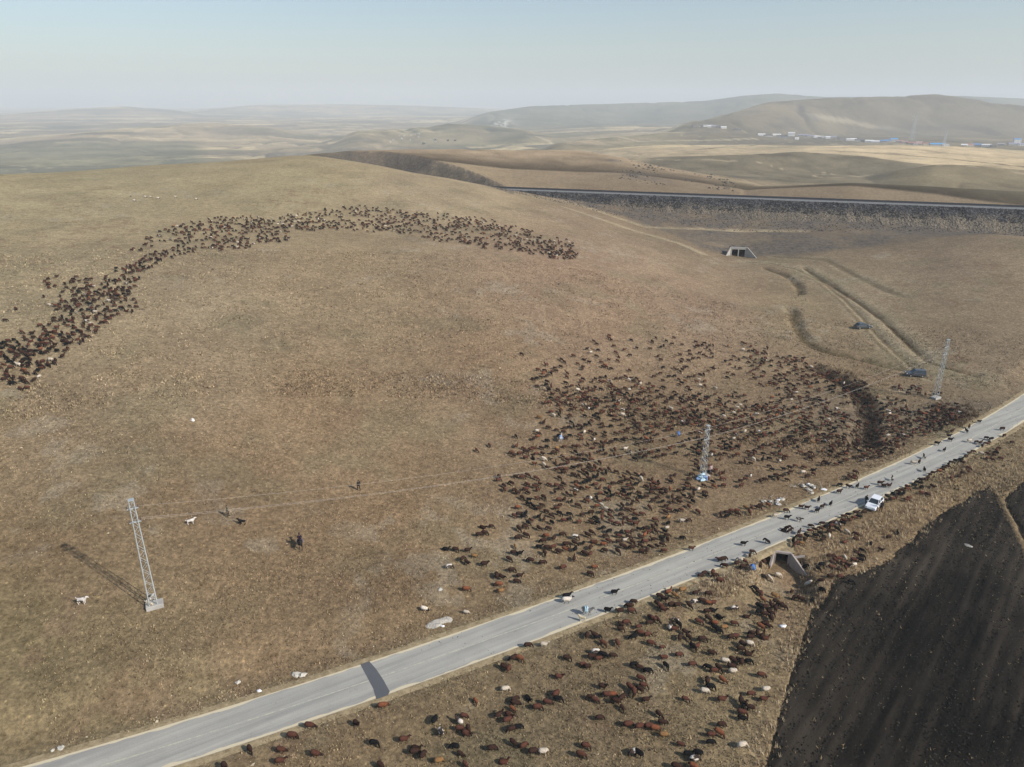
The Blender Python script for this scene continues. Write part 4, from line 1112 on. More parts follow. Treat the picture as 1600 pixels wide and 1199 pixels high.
def dry_weeds():
    pts = []
    def area(n, quad, z, h0, h1, cols, den=0.0):
        q = pw(quad, z); a = np.array(q)
        x = rng.uniform(a[:, 0].min(), a[:, 0].max(), n * 4); y = rng.uniform(a[:, 1].min(), a[:, 1].max(), n * 4)
        k = in_poly(x, y, q) & clear_mask(x, y, 0.7) & (fbm(x / 3.5, y / 3.5, 3) > den + rng.uniform(-0.35, 0.35, len(x)))
        x, y = x[k][:n], y[k][:n]
        c = np.array([lin(*cc) for cc in cols]); pts.append((x, y, rng.uniform(h0, h1, len(x)), c[rng.integers(0, len(c), len(x))]))
    straw = [(196,176,142),(178,158,126),(214,194,160),(160,138,110),(132,110,88)]
    dk = [(70,56,46),(90,74,58),(110,92,70),(60,50,40)]
    area(5200, [(1270,862),(1330,835),(1420,790),(1480,745),(1520,715),(1560,710),(1535,762),(1490,790),(1440,822),(1380,862),(1300,885)], -0.8, 0.28, 0.68, straw, -0.15)
    area(1200, [(1060,905),(1180,862),(1210,870),(1195,905),(1120,945),(1050,940)], -0.6, 0.28, 0.65, straw, -0.05)
    area(900, [(1255,880),(1300,870),(1310,905),(1272,940),(1248,920)], -0.9, 0.3, 0.7, straw, 0.0)
    area(900, [(1225,960),(1258,940),(1262,1000),(1245,1060),(1225,1130),(1200,1199),(1165,1199),(1195,1100),(1215,1030)], -1.0, 0.3, 0.6, straw, 0.05)
    area(700, [(1060,835),(1180,798),(1290,755),(1400,700),(1410,712),(1310,765),(1200,806),(1100,845),(1060,858)], -0.1, 0.25, 0.6, straw + [(160,132,84)], 0.0)
    area(900, [(300,1120),(600,1022),(800,950),(960,896),(950,880),(780,935),(560,1018),(300,1095)], 0.1, 0.15, 0.35, straw, 0.1)
    area(700, [(1270,570),(1330,585),(1365,620),(1372,660),(1360,700),(1335,698),(1338,650),(1325,615),(1285,590)], -0.6, 0.3, 0.8, dk, -0.2)
    area(500, [(1455,632),(1510,628),(1530,650),(1500,668),(1470,655)], -0.1, 0.3, 0.7, dk + straw[3:], 0.0)
    area(800, [(1235,425),(1258,445),(1262,500),(1300,540),(1400,565),(1400,580),(1300,560),(1255,535),(1235,500)], 0.8, 0.25, 0.6, dk, 0.1)
    fx = []
    for (x0, y0), (x1, y1) in zip(FIELD[:16], FIELD[1:17]):
        n_ = int(9 * math.hypot(x1 - x0, y1 - y0)); t_ = rng.random(n_); fx.append(np.stack([x0 + (x1 - x0) * t_ + rng.normal(0, 0.6, n_), y0 + (y1 - y0) * t_ + rng.normal(0, 0.6, n_)], 1))
    fx = np.concatenate(fx); fx = fx[(np.hypot(fx[:, 0], fx[:, 1]) > 45) & (fbm(fx[:, 0] / 2, fx[:, 1] / 2, 3) > -0.05)]
    cs = np.array([lin(*cc) for cc in straw]); pts.append((fx[:, 0], fx[:, 1], rng.uniform(0.2, 0.55, len(fx)), cs[rng.integers(0, len(cs), len(fx))]))
    area(1500, [(1480,745),(1560,700),(1620,680),(1650,720),(1600,752),(1560,775),(1530,762)], -0.7, 0.2, 0.55, straw, 0.0)
    V, F, Cc, o = [], [], [], 0
    for x, y, h, c in pts:
        v, f = blades(x, y, z_at(x, y), h, h * 0.10, 8, 0.7); V.append(v); F.append(f + o); o += len(v)
        cc = np.repeat(c[:, None, :], 24, 1) * rng.uniform(0.75, 1.25, (len(x), 24, 1)); Cc.append(cc.reshape(-1, 3))
    me = mesh_np('dry_weeds', np.concatenate(V), np.concatenate(F)); set_col(me, np.clip(np.concatenate(Cc), 0, 0.8))
    tag(link('dry_weeds', me, None, M_TUFT), 'pale dry weeds and stalks along the road verge and stream', kind='stuff')
dry_weeds()
M_LUMP = tint_mat('stones_and_clods', 0.95, 0.08)
def lumps(name, x, y, z, s, c, label, squash=0.7):
    v, f = octa(np.stack([x, y, z], -1), s, squash); me = mesh_np(name, v, f); set_col(me, np.repeat(np.clip(c, 0, 0.8), 6, 0))
    tag(link(name, me, None, M_LUMP), label, kind='stuff')
def small_stones():
    x, y = polar_scatter(9000, 40, 190, -40, 40)
    rdv = road_dist(x, y)
    k = clear_mask(x, y, 0.2) & (rng.random(len(x)) < 0.12 + 0.75 * np.exp(-np.abs(np.abs(rdv) - 3.5) / 3) + 0.3 * (fbm(x / 9 + 70, y / 9, 3) > 0.25)); x, y = x[k], y[k]
    s = rng.uniform(0.03, 0.11, len(x)) * (1 + (rng.random(len(x)) < 0.05)); c = np.array(lin(178, 164, 138))[None] * rng.uniform(0.5, 1.35, (len(x), 1))
    lumps('loose_stones', x, y, z_at(x, y) + 0.01, s, c, 'small pale stones strewn over the pasture and verge')
small_stones()
def bank_rocks():
    X, Y, Z, S, Cc = [], [], [], [], []
    L = (EB - EA).length
    for n, o0, o1 in ((5200, 4.9, 13.0), (3600, 10, 40)):
        s = rng.uniform(10, L + 60, n); o = rng.uniform(o0, o1, n)
        x = EA.x + ED.x * s + EN.x * o; y = EA.y + ED.y * s + EN.y * o
        zp = np.interp(o, [5.0, 9.5, 14.5, 28], [13.9, 11.4, 8.6, 1.5]); z = np.maximum(zp, z_at(x, y))
        if o0 > 10: 
            kk = fbm(x / 9, y / 9, 3) > rng.uniform(-0.3, 0.5, n); x, y, z = x[kk], y[kk], z[kk]
        X.append(x); Y.append(y); Z.append(z); S.append(rng.uniform(0.15, 0.5, len(x)) * (1.0 if o0 < 10 else 0.8)); Cc.append(np.array([[0.055, 0.053, 0.053]]) * rng.choice([0.45, 0.8, 1.3, 2.3], (len(x), 1), p=[0.35, 0.3, 0.2, 0.15]))
    lumps('embankment_stones', np.concatenate(X), np.concatenate(Y), np.concatenate(Z), np.concatenate(S), np.concatenate(Cc), 'dark broken stones covering the embankment slope', 0.8)
    x, y = polar_scatter(700, 430, 560, 8, 17); k = fbm(x / 14, y / 14, 3) > 0.1; x, y = x[k], y[k]
    lumps('hill_rocks', x, y, z_at(x, y), rng.uniform(0.35, 1.2, len(x)), np.array([[0.075, 0.065, 0.052]]) * rng.uniform(0.5, 1.6, (len(x), 1)), 'dark rocks scattered on the hillside behind the embankment')
bank_rocks()
def field_clods():
    a = np.array(FIELD + FIELD2); n = 42000
    x = rng.uniform(a[:, 0].min(), min(a[:, 0].max(), 110), n); y = rng.uniform(max(a[:, 1].min(), 40), a[:, 1].max(), n)
    k = (in_poly(x, y, FIELD) | in_poly(x, y, FIELD2)); x, y = x[k], y[k]
    s = rng.uniform(0.04, 0.15, len(x)); c = np.array([[0.017, 0.016, 0.013]]) * rng.choice([0.6, 1.0, 1.6, 2.6], (len(x), 1), p=[0.3, 0.4, 0.2, 0.1])
    lumps('soil_clods', x, y, z_at(x, y) + 0.03, s, c, 'dark soil clods in the ploughed fields')
    n = 7000
    x = rng.uniform(a[:, 0].min(), min(a[:, 0].max(), 110), n); y = rng.uniform(max(a[:, 1].min(), 40), a[:, 1].max(), n)
    ed = seg_dist(x, y, FIELD + [FIELD[0]])
    k = (in_poly(x, y, FIELD) | in_poly(x, y, FIELD2)) & (rng.random(n) < 0.25 + 0.6 * (1 - sstep(2, 9, ed))); x, y = x[k], y[k]
    v, f = blades(x, y, z_at(x, y) + 0.05, rng.uniform(0.08, 0.22, len(x)), rng.uniform(0.03, 0.07, len(x)), 2, 1.6)
    c = np.array([lin(168, 148, 112)]) * rng.uniform(0.4, 1.2, (len(x), 1))
    me = mesh_np('straw_bits', v, f); set_col(me, np.repeat(c, 6, 0)); tag(link('straw_bits', me, None, M_TUFT), 'pale stubble bits in the ploughed soil', kind='stuff')
field_clods()

# ------------------------------------------------------------------ animals
def loft(path, seg, cap=True):
    """path of (x, y, z, half width, half height): rings along the path, closed ends"""
    P_ = [Vector(p[:3]) for p in path]; V, F = [], []
    for i, p in enumerate(P_):
        t = (P_[min(i + 1, len(P_) - 1)] - P_[max(i - 1, 0)]).normalized()
        side = Vector((0, 0, 1)).cross(t)
        side = Vector((0, 1, 0)) if side.length < 0.2 else side.normalized()
        up = t.cross(side).normalized()
        for k in range(seg):
            a = 2 * math.pi * k / seg
            V.append(p + side * math.cos(a) * path[i][3] + up * math.sin(a) * path[i][4])
    n = len(P_)
    for i in range(n - 1):
        for k in range(seg):
            a, b = i * seg + k, i * seg + (k + 1) % seg
            F.append((a, b, b + seg, a + seg))
    F.append(tuple(range(seg - 1, -1, -1))); F.append(tuple((n - 1) * seg + k for k in range(seg)))
    return V, F
def animal(parts, seg, voxel=None, dec=None):
    """parts: list of lofts -> one mesh; voxel: fuse them into one continuous skin"""
    mb = MB()
    for p in parts: mb.add(*loft(p, seg if p[0][3] + p[1][3] > 0.11 else max(4, seg // 2)))
    me = mb.mesh('animal', True)
    if voxel:
        o = bpy.data.objects.new('tmp', me); COL.objects.link(o)
        r = o.modifiers.new('r', 'REMESH'); r.mode = 'VOXEL'; r.voxel_size = voxel
        s = o.modifiers.new('s', 'SMOOTH'); s.factor = 0.5; s.iterations = 2
        if dec: d = o.modifiers.new('d', 'DECIMATE'); d.ratio = dec
        dg = bpy.context.evaluated_depsgraph_get()
        me2 = bpy.data.meshes.new_from_object(o.evaluated_get(dg))
        bpy.data.objects.remove(o); bpy.data.meshes.remove(me); me = me2
        me.polygons.foreach_set('use_smooth', np.ones(len(me.polygons), dtype=bool))
    return me
def sheep_parts(pose, turn=0.0):
    lying = pose == 'lie'
    dz = -0.30 if lying else 0.0
    b = [(-0.60, 0, 0.58 + dz, 0.05, 0.06), (-0.56, 0, 0.60 + dz, 0.17, 0.16), (-0.42, 0, 0.62 + dz, 0.245, 0.235), (-0.18, 0, 0.60 + dz, 0.27, 0.255), (0.10, 0, 0.60 + dz, 0.265, 0.25), (0.32, 0, 0.63 + dz, 0.22, 0.22)]
    s = math.sin(turn)
    if pose in ('graze', 'graze_low'):
        b += [(0.47, 0.05 * s, 0.60, 0.15, 0.16), (0.60, 0.14 * s, 0.46, 0.11, 0.12), (0.67, 0.20 * s, 0.34, 0.10, 0.115), (0.74, 0.26 * s, 0.20, 0.085, 0.085), (0.78, 0.30 * s, 0.08, 0.05, 0.05), (0.785, 0.305 * s, 0.05, 0.02, 0.02)]
    elif pose == 'walk':
        b += [(0.46, 0.03 * s, 0.74, 0.14, 0.15), (0.58, 0.08 * s, 0.86, 0.105, 0.115), (0.68, 0.12 * s, 0.90, 0.10, 0.105), (0.80, 0.18 * s, 0.84, 0.075, 0.075), (0.90, 0.22 * s, 0.77, 0.045, 0.045), (0.915, 0.225 * s, 0.76, 0.015, 0.015)]
    else:
        b += [(0.45, 0.05 * s, 0.73 + dz, 0.14, 0.15), (0.54, 0.10 * s, 0.90 + dz, 0.10, 0.115), (0.60, 0.15 * s, 1.00 + dz, 0.10, 0.10), (0.72, 0.25 * s, 0.97 + dz, 0.075, 0.075), (0.82, 0.34 * s, 0.91 + dz, 0.045, 0.045), (0.83, 0.35 * s, 0.90 + dz, 0.015, 0.015)]
    parts = [b]
    # fat tail
    parts.append([(-0.50, 0, 0.66 + dz, 0.10, 0.07), (-0.62, 0, 0.56 + dz, 0.13, 0.07), (-0.65, 0, 0.42 + dz, 0.10, 0.05), (-0.64, 0, 0.34 + dz, 0.04, 0.03)])
    st = {'walk': (0.12, -0.10, -0.12, 0.10), 'graze': (0.05, -0.04, 0.0, -0.06)}.get(pose, (0, 0.02, 0, -0.02))
    for (x, y), d in zip(((0.27, 0.13), (0.27, -0.13), (-0.38, 0.14), (-0.38, -0.14)), st):
        if lying: parts.append([(x, y, 0.22, 0.07, 0.07), (x + 0.12, y * 1.3, 0.08, 0.05, 0.05), (x + 0.30, y * 1.4, 0.05, 0.035, 0.035)]); continue
        kx = -0.03 if x > 0 else -0.07
        parts.append([(x, y, 0.52, 0.085, 0.085), (x + d * 0.5, y, 0.30, 0.05, 0.05), (x + d * 0.6 + kx * 0.6, y, 0.20, 0.036, 0.036), (x + d, y, 0.04, 0.034, 0.034), (x + d + 0.02, y, 0.0, 0.04, 0.04)])
    hd = b[-4] if pose != 'lie' else b[-4]
    for s2 in (-1, 1):
        parts.append([(hd[0], hd[1] + s2 * 0.07, hd[2] + 0.03, 0.035, 0.03), (hd[0] - 0.02, hd[1] + s2 * 0.15, hd[2] + 0.0, 0.04, 0.018), (hd[0] - 0.02, hd[1] + s2 * 0.20, hd[2] - 0.04, 0.015, 0.01)])
    return parts
WOOL = dict(K=((0.010, 0.0095, 0.010), (0.008, 0.008, 0.008)), D=((0.034, 0.018, 0.013), (0.018, 0.012, 0.010)), B=((0.072, 0.030, 0.020), (0.028, 0.015, 0.012)),
            R=((0.14, 0.052, 0.026), (0.06, 0.028, 0.016)), T=((0.22, 0.12, 0.05), (0.10, 0.06, 0.03)), W=((0.48, 0.41, 0.32), (0.36, 0.30, 0.23)),
            H=((0.66, 0.58, 0.48), (0.02, 0.017, 0.016)), P=((0.05, 0.035, 0.03), (0.03, 0.02, 0.018)))
def wool_colours(co, col, pose, seed):
    body, ext = np.array(WOOL[col][0]), np.array(WOOL[col][1])
    c = np.repeat(body[None], len(co), 0)
    c = c * (1 + 0.22 * vnoise(co[:, 0] * 9 + seed, co[:, 1] * 9 + co[:, 2] * 7)[:, None])
    if col in 'BRD':     # paler along the back
        k = sstep(0.62, 0.86, co[:, 2])[:, None] * 0.35 * (co[:, 0] < 0.4)[:, None]; c = c * (1 + k)
    if col == 'P':
        n = vnoise(co[:, 0] * 3.2 + seed * 1.7, co[:, 1] * 3.2 + co[:, 2] * 2.5 + seed)[:, None]
        c = np.where(n > 0.05, np.array([[0.60, 0.54, 0.46]]), c)
    head = (co[:, 0] > 0.56); legs = co[:, 2] < 0.30
    c = np.where((head | (legs & (pose != 'lie')))[:, None], ext[None] * 1.0, c)
    return c
def coords(me):
    a = np.empty(len(me.vertices) * 3, dtype=np.float32); me.vertices.foreach_get('co', a); return a.reshape(-1, 3)
M_WOOL = tint_mat('sheep_wool', 1.0, 0.03, 16.0, 0.3, 14.0)
POSES = [('graze', 0.0), ('graze', 1.1), ('graze_low', -1.1), ('walk', 0.3), ('stand', -0.6), ('lie', 0.5)]
HI = []; LO = []
for p_, t_ in POSES:
    HI.append(animal(sheep_parts(p_, t_), 12, 0.032, 0.35)); LO.append(animal(sheep_parts(p_, t_)[:-2], 7))
_mc = {}
def sheep_mesh(pi, col, var=0):
    k = (pi, col, var)
    if k not in _mc:
        me = HI[pi].copy(); me.name = 'sheep'; me.materials.clear(); me.materials.append(M_WOOL)
        set_col(me, np.clip(wool_colours(coords(me), col, POSES[pi][0], var * 5.1 + pi), 0.004, 0.8)); _mc[k] = me
    return _mc[k]

# flock positions read off the photograph: (crop x, crop y, colour[, facing])
FLOCK = []
def F(x0, y0, s, txt, zone):
    for e in txt.split():
        a = e.split(','); FLOCK.append((x0 + float(a[0]) / s, y0 + float(a[1]) / s, a[2], a[3] if len(a) > 3 else '', zone))
F(300,1000,5.333,'980,712,B 835,795,B,r 480,905,D,d 740,912,B,r 735,1008,B,r 1025,945,B 1370,692,D,r 1515,855,K,r 270,1055,D 1590,545,R,r 1570,1040,D','A')
F(580,1040,6.667,'1085,355,R,d 1395,240,W,r 1390,10,D 665,560,K 965,515,B 910,575,P 920,650,B 1010,660,D,d 990,710,B 725,690,P,d 340,768,B,r 465,845,D 450,895,D,r 540,925,D 705,985,T,r 870,835,K 930,910,D,d 980,1020,B,d 1260,858,D,r 1380,985,B,r 1500,345,D 1500,390,D,r 1470,440,R 1440,500,B 1330,510,D 1420,565,B,r 1530,640,K,r 1460,660,D 1480,800,D,d 1590,830,B','A')
F(800,1040,6.667,'490,115,B,r 780,5,D 1330,15,D 1415,50,K 945,215,D,d 1340,130,B 1230,220,B,d 1270,265,B,d 1370,200,B,r 1330,245,D 1400,350,D,r 985,300,B 1050,295,R 1150,330,D 1080,365,D 1150,430,D,d 170,325,K 460,290,B 480,345,K,r 370,380,B,r 265,430,B,r 30,450,T 820,325,D 865,350,B 915,540,D,r 140,830,B 25,820,D 220,890,D 325,890,W,r 770,830,B,r 720,925,B,d 1260,895,P 1320,910,K 1210,610,B 1330,630,B 1430,630,B,r 1490,650,R,r 1580,715,T,r 1530,500,D,d 1570,590,D','A')
F(1020,1040,6.667,'570,10,K 640,50,B 685,20,D 835,55,W,r 820,5,D 1130,95,B,r 570,150,D 725,145,R 600,215,K,r 540,260,W 1180,245,W,r 1020,290,B,r 1155,345,B,r 720,350,B,r 340,340,B,d 920,365,D 950,410,K 930,485,B,r 930,545,K 1010,435,D 715,610,D,r 690,695,R 610,715,B 605,795,K,r 930,825,W,r 290,810,B,r 370,920,K 470,905,K 440,970,P,r 420,1040,R 250,1050,D','A')
F(780,900,7.273,'330,785,D,r 510,775,W,r 235,930,R 165,930,D 75,1030,D 110,1045,B 770,925,D,r 950,995,B,r 1000,670,D 1080,670,D 1120,690,K 1180,755,B,d 1340,750,B 1100,860,P 1180,890,K 1050,910,D 1130,935,B,r 1290,900,D,r 1370,395,D 1530,290,D 1480,340,D 1500,390,B 1385,545,D 1440,525,B 1380,595,D,r 1520,690,K 1530,1000,K 1590,1010,B,d','A')
F(780,900,7.273,'1310,205,K,r 1240,390,K,d','road')
F(980,900,7.273,'470,160,R 370,220,D 420,260,D,d 540,215,T 630,155,T 380,340,B 410,380,B,d 340,310,D 500,320,D,r 570,325,D 780,190,D,r 920,195,D,r 760,290,P 700,325,D 845,280,D 920,300,R,r 980,300,B 970,370,K 905,400,D 1050,450,K,d 920,480,D,d 990,530,R 810,515,B 1000,585,K 1040,620,K 1100,580,T 1220,365,P 1215,535,B 1360,445,D,r 1500,340,K 1570,350,D 1500,405,K 1560,430,D,d 1440,130,K 1480,180,D,d 1520,200,B 1540,260,R 1515,570,R 1570,520,D 1420,640,D 1480,640,D 1540,660,D 1400,690,D,r 1575,690,B 1230,680,B,r 1180,690,D 1390,760,W 1315,775,D 1290,830,D 1380,870,D,r 1200,950,D 1270,940,D 1380,965,K,r 1300,970,D 1110,960,W,r 1195,1015,D 1205,1080,W,r 960,870,D,r 590,890,B,r 415,925,B 440,1010,K 400,800,B 265,760,B 230,660,B 140,640,B 60,690,K 130,570,B 260,450,D 290,480,B 250,530,D 270,560,K 340,490,D 550,490,P 580,540,K,d 490,570,P 530,600,B 660,635,D 600,695,D 700,690,D 850,715,D,r 790,800,B 820,820,R,d 750,800,K 740,1000,B,r','A')
F(1160,900,7.5,'440,330,D 480,360,D,d 400,300,D 340,340,D 390,380,D 330,430,D,d 340,490,D 310,580,D,d 380,230,T 580,180,D 930,160,K,d 625,250,D 690,270,D 820,290,K 920,50,D 770,85,W,r 740,105,D','A')
F(640,820,7.273,'830,15,D 930,10,D 790,110,D 850,90,D 410,260,K,r 520,275,D,r 660,285,D,r 735,345,T,r 600,380,D 650,425,D,d 450,470,P 850,445,D,r 990,570,D 1040,590,D 1160,510,D,r 1250,575,D,r 1215,640,D,r 1010,675,R 1040,745,T,r 640,730,R,r 160,950,H,r 640,985,W,r 1240,40,D 1310,20,D 1230,145,D,r 1320,115,D 1200,235,T 1180,310,D 1250,325,K,r 1130,385,D 1370,400,D 1510,430,D,r 1550,120,R 1520,180,D 1470,35,D 1580,35,D','B')
F(600,820,3.164,'880,45,D 840,65,D 945,60,P 900,95,D 895,120,R 945,120,K 990,140,D 1020,110,D 940,165,D 885,210,B 1040,205,R 1020,240,D,r 860,130,D 1085,95,R 1090,125,D 1160,80,D 1180,105,D 1155,130,D 1210,60,D 1225,110,D 1275,130,D 1300,125,D 1330,70,D 1375,95,D 1385,125,B 1400,50,D 1475,62,K,r 1345,30,D 1290,15,D','B')
F(600,820,3.164,'1520,120,B,r','road')
F(1050,820,5.33,'595,170,K,r','road')
F(1050,820,5.33,'790,150,K 670,225,D 650,250,D 430,300,D 400,305,D 440,340,D 565,290,W 600,300,B 540,320,D 590,350,D 270,400,D 240,420,D 340,395,B 360,420,D 400,460,B 980,65,D 1060,60,D 950,95,D 920,130,D 1080,150,T 1155,10,D 1190,35,D,d 1310,90,W 1255,120,D 1440,145,B 1535,75,D 1530,115,D 1540,220,D 1580,260,K 1570,290,K 1310,260,D 1345,255,D 1360,290,B 1390,280,B 1430,310,B 1470,330,D 1515,330,W 1440,265,W 1250,330,K 1060,335,K 1110,350,K 765,430,K 815,440,W 885,415,W,r 770,300,D 740,330,D 1320,425,D 1400,430,B 1240,460,D 1140,485,W 1245,550,D 1490,470,K,r','C')
F(1100,600,3.198,'415,675,K,r 475,685,P,d 485,620,D,r 515,625,D,r 565,640,K,r 590,620,D,r 632,605,K,u 572,585,K,u 675,545,D,r 720,518,D 765,517,K,r 810,525,B,r 880,503,D,r 900,515,D,r 925,515,D,r 940,480,P,u 355,660,W,r 1100,435,K,u 1045,400,W,r 1075,395,D,u 1100,370,P,u 1200,335,K,u 1230,285,K,r 1165,300,K,r 1225,260,K,r 1310,240,K,u 1325,215,D,u 1375,190,K,r 1240,235,D 1325,290,W,r','road')
F(1100,600,3.198,'410,635,D 945,550,K 970,535,D 990,530,D 1060,490,D 1080,495,K 1120,465,D 1200,415,D 1220,410,D 1290,390,D 1345,335,D 1325,345,D 1385,345,W 1360,295,D 1380,300,D 1410,275,K 1435,275,K 1420,370,B 1440,375,D 1485,370,B 1490,230,D,r 1540,290,D 1500,255,D 720,650,K 700,660,D 660,685,D 640,690,D 590,695,D 545,710,D 970,740,K,u 925,762,D,r 835,795,K 885,825,D 790,830,K 800,860,D 715,735,W 700,790,D 760,745,D 760,765,D','C')
# remove double readings where crops overlap
keep = []
for e in FLOCK:
    if all((e[0] - k[0]) ** 2 + (e[1] - k[1]) ** 2 > 5.0 ** 2 for k in keep): keep.append(e)
FLOCK = keep
HEAD = {'r': 0.0, 'd': -0.75, 'u': 1.1, 'l': math.pi}
def facing(h):
    if h: return HEAD[h] + random.gauss(0, 0.22)
    return random.choice([0.0, 0.0, -0.5, 0.45, -0.9, math.pi, 2.6, 1.2]) + random.gauss(0, 0.3)
near_list = []
for px, py, c, h, zn in FLOCK:
    g = ground(px, py, 0.42)
    near_list.append((g, c, facing(h), zn, h))

# the rest of the flock, by patches (px, py, half width, half height, tilt, count)
def patch(lst, cx, cy, rx, ry, tilt, n, gap=0.80):
    tries = 0; got = 0; ca, sa = math.cos(R(tilt)), math.sin(R(tilt))
    while got < n and tries < n * 14:
        tries += 1
        a = random.uniform(0, 6.283); q = random.random() ** 0.55
        u, v = rx * q * math.cos(a), ry * q * math.sin(a)
        px, py = cx + u * ca - v * sa, cy + u * sa + v * ca
        if px < -25 or px > 1625: continue
        g = ground(px, py, 0.4)
        cell = (int(g.x // 1.3), int(g.y // 1.3)); ok = True
        for i in (-1, 0, 1):
            for j in (-1, 0, 1):
                for o in _cells.get((cell[0] + i, cell[1] + j), ()):
                    if (o[0] - g.x) ** 2 + (o[1] - g.y) ** 2 < gap * gap: ok = False
        if not ok or on_road(g.x, g.y): continue
        _cells.setdefault(cell, []).append((g.x, g.y)); lst.append(g); got += 1
_cells = {}
for g, *_ in near_list: _cells.setdefault((int(g.x // 1.3), int(g.y // 1.3)), []).append((g.x, g.y))
rest = []
for a in [  # middle flock above the road
 (930,600,78,46,10,84),(1000,640,94,36,8,102),(890,640,50,40,-30,40),(960,690,94,28,5,66),(1060,600,60,30,0,42),(1010,545,110,22,3,36),(1130,565,70,28,8,36),(1190,560,60,22,20,34),(1220,590,45,28,10,34),
 (1120,640,70,30,0,66),(1180,660,60,28,-8,66),(1250,640,55,32,10,66),(1275,690,45,26,0,34),(1180,700,70,24,0,42),(1090,700,45,30,0,30),(880,720,85,22,12,50),(950,760,90,28,5,62),(820,760,50,20,10,22),(860,800,60,25,0,28),
 (960,810,60,25,20,28),(1030,790,70,35,0,30),(900,850,70,20,0,12),(1010,840,40,18,-10,20),(860,590,30,25,0,14),(1240,730,45,20,-10,18),(1130,745,70,16,0,18),(1165,797,45,5,-12,12),(1280,600,30,16,25,22),(1255,572,30,12,25,16),(830,690,35,20,0,8),(1065,760,60,22,0,16),(1100,660,25,18,0,10),
 # along the stream and by the pole near the bend
 (1320,600,40,15,25,30),(1345,620,30,22,40,26),(1368,655,36,26,20,26),(1400,640,40,18,5,26),(1360,695,44,20,-10,26),(1415,668,44,18,0,30),(1450,658,42,16,-5,30),(1475,640,28,12,0,18),(1430,610,40,8,4,14),(1320,680,30,28,0,22),(1380,700,45,12,-20,18),(1480,655,30,9,-20,12),(1295,715,28,12,0,10),(1310,650,20,22,0,12),(1330,745,30,6,-25,6),
 # verge of the road beyond
 (1548,705,18,7,0,5),(1530,690,14,5,-25,4),(1310,880,40,12,-5,6),(1262,838,26,8,-22,8),(1300,822,24,8,-22,7),(1335,806,20,7,-22,6),(1400,772,22,5,-25,13),(1434,754,22,5,-27,14),(1470,731,22,5,-28,14),(1507,709,22,5,-28,13),(1542,688,20,5,-28,11),(1575,668,18,4,-28,6),(1440,770,30,8,-25,6),(1490,745,30,8,-25,5)]: patch(rest, *a)
arc = []
for a in [  # long arc of sheep over the hill
 (30,575,36,34,-15,42),(15,545,22,18,0,16),(55,545,55,32,-15,40),(85,525,55,26,-10,32),(130,500,58,32,-15,46),(145,478,62,28,-15,46),(105,445,40,16,0,20),(110,470,45,20,10,18),(160,452,55,24,-15,38),(190,436,34,20,-35,32),(205,480,12,14,0,6),(225,412,32,9,-25,26),(265,396,45,8,-12,32),
 (235,378,35,8,-25,14),(275,364,48,14,-12,37),(320,352,55,12,-6,52),(330,374,58,13,-5,52),(370,380,50,9,-6,42),(375,352,50,14,-5,72),(420,355,40,14,0,57),(425,372,28,7,0,27),(470,343,45,11,-4,65),(500,352,45,9,0,42),(545,330,45,10,0,42),(560,352,55,10,2,55),(610,335,55,11,3,57),(625,355,60,9,6,55),(680,345,55,13,6,75),(700,368,60,10,8,55),(750,352,50,13,9,75),(760,380,60,8,8,50),(800,365,50,13,10,72),(835,385,45,13,10,62),(870,385,32,14,5,55),(880,398,26,7,0,35)]: patch(arc, *a, 0.7)
for px, py in crop(190, 285, 13.33, [(185,275),(260,375),(490,300),(600,300),(760,325),(1120,300),(1550,345)]): arc.append((ground(px, py, 0.4), 'H'))
for px, py in ((815,553),(833,592),(745,703),(765,695),(180,437 + 0),(25,482),(8,500)): rest.append(ground(px, py, 0.4))
def pick():
    return random.choices('KDBRTWP', (0.19, 0.42, 0.32, 0.025, 0.01, 0.02, 0.015))[0]
allsheep = [(g, c, hd, zn, h) for g, c, hd, zn, h in near_list]
for g in rest: allsheep.append((g, pick(), facing(''), 'C' if float(road_dist(np.array([g.x]), np.array([g.y]))[0]) > 0 else ('B' if g.x < 80 else 'S'), ''))
for g in arc:
    if isinstance(g, tuple): allsheep.append((g[0], g[1], facing('r'), 'arc', ''))
    else: allsheep.append((g, pick(), facing(''), 'arc', ''))
allsheep.sort(key=lambda e: (e[0] - Vector((0, 0, CAM_H))).length)
print('SHEEP', len(allsheep), 'near', len(near_list))
ONE = allsheep[:300]; MASS = allsheep[300:]

CNAME = dict(K='black', D='dark brown', B='reddish brown', R='rusty red', T='tan', W='cream', H='cream black-faced', P='piebald')
def ordinal(n):
    a = ['', 'second ', 'third ', 'fourth ', 'fifth ', 'sixth ', 'seventh ', 'eighth ', 'ninth ', 'tenth ', 'eleventh ', 'twelfth ', 'thirteenth ', 'fourteenth ', 'fifteenth ', 'sixteenth ', 'seventeenth ', 'eighteenth ', 'nineteenth ', 'twentieth ']
    return a[n] if n < 20 else f'{n + 1}th '
def V3_(px, py): return Vector(gp(px, py, -0.5))
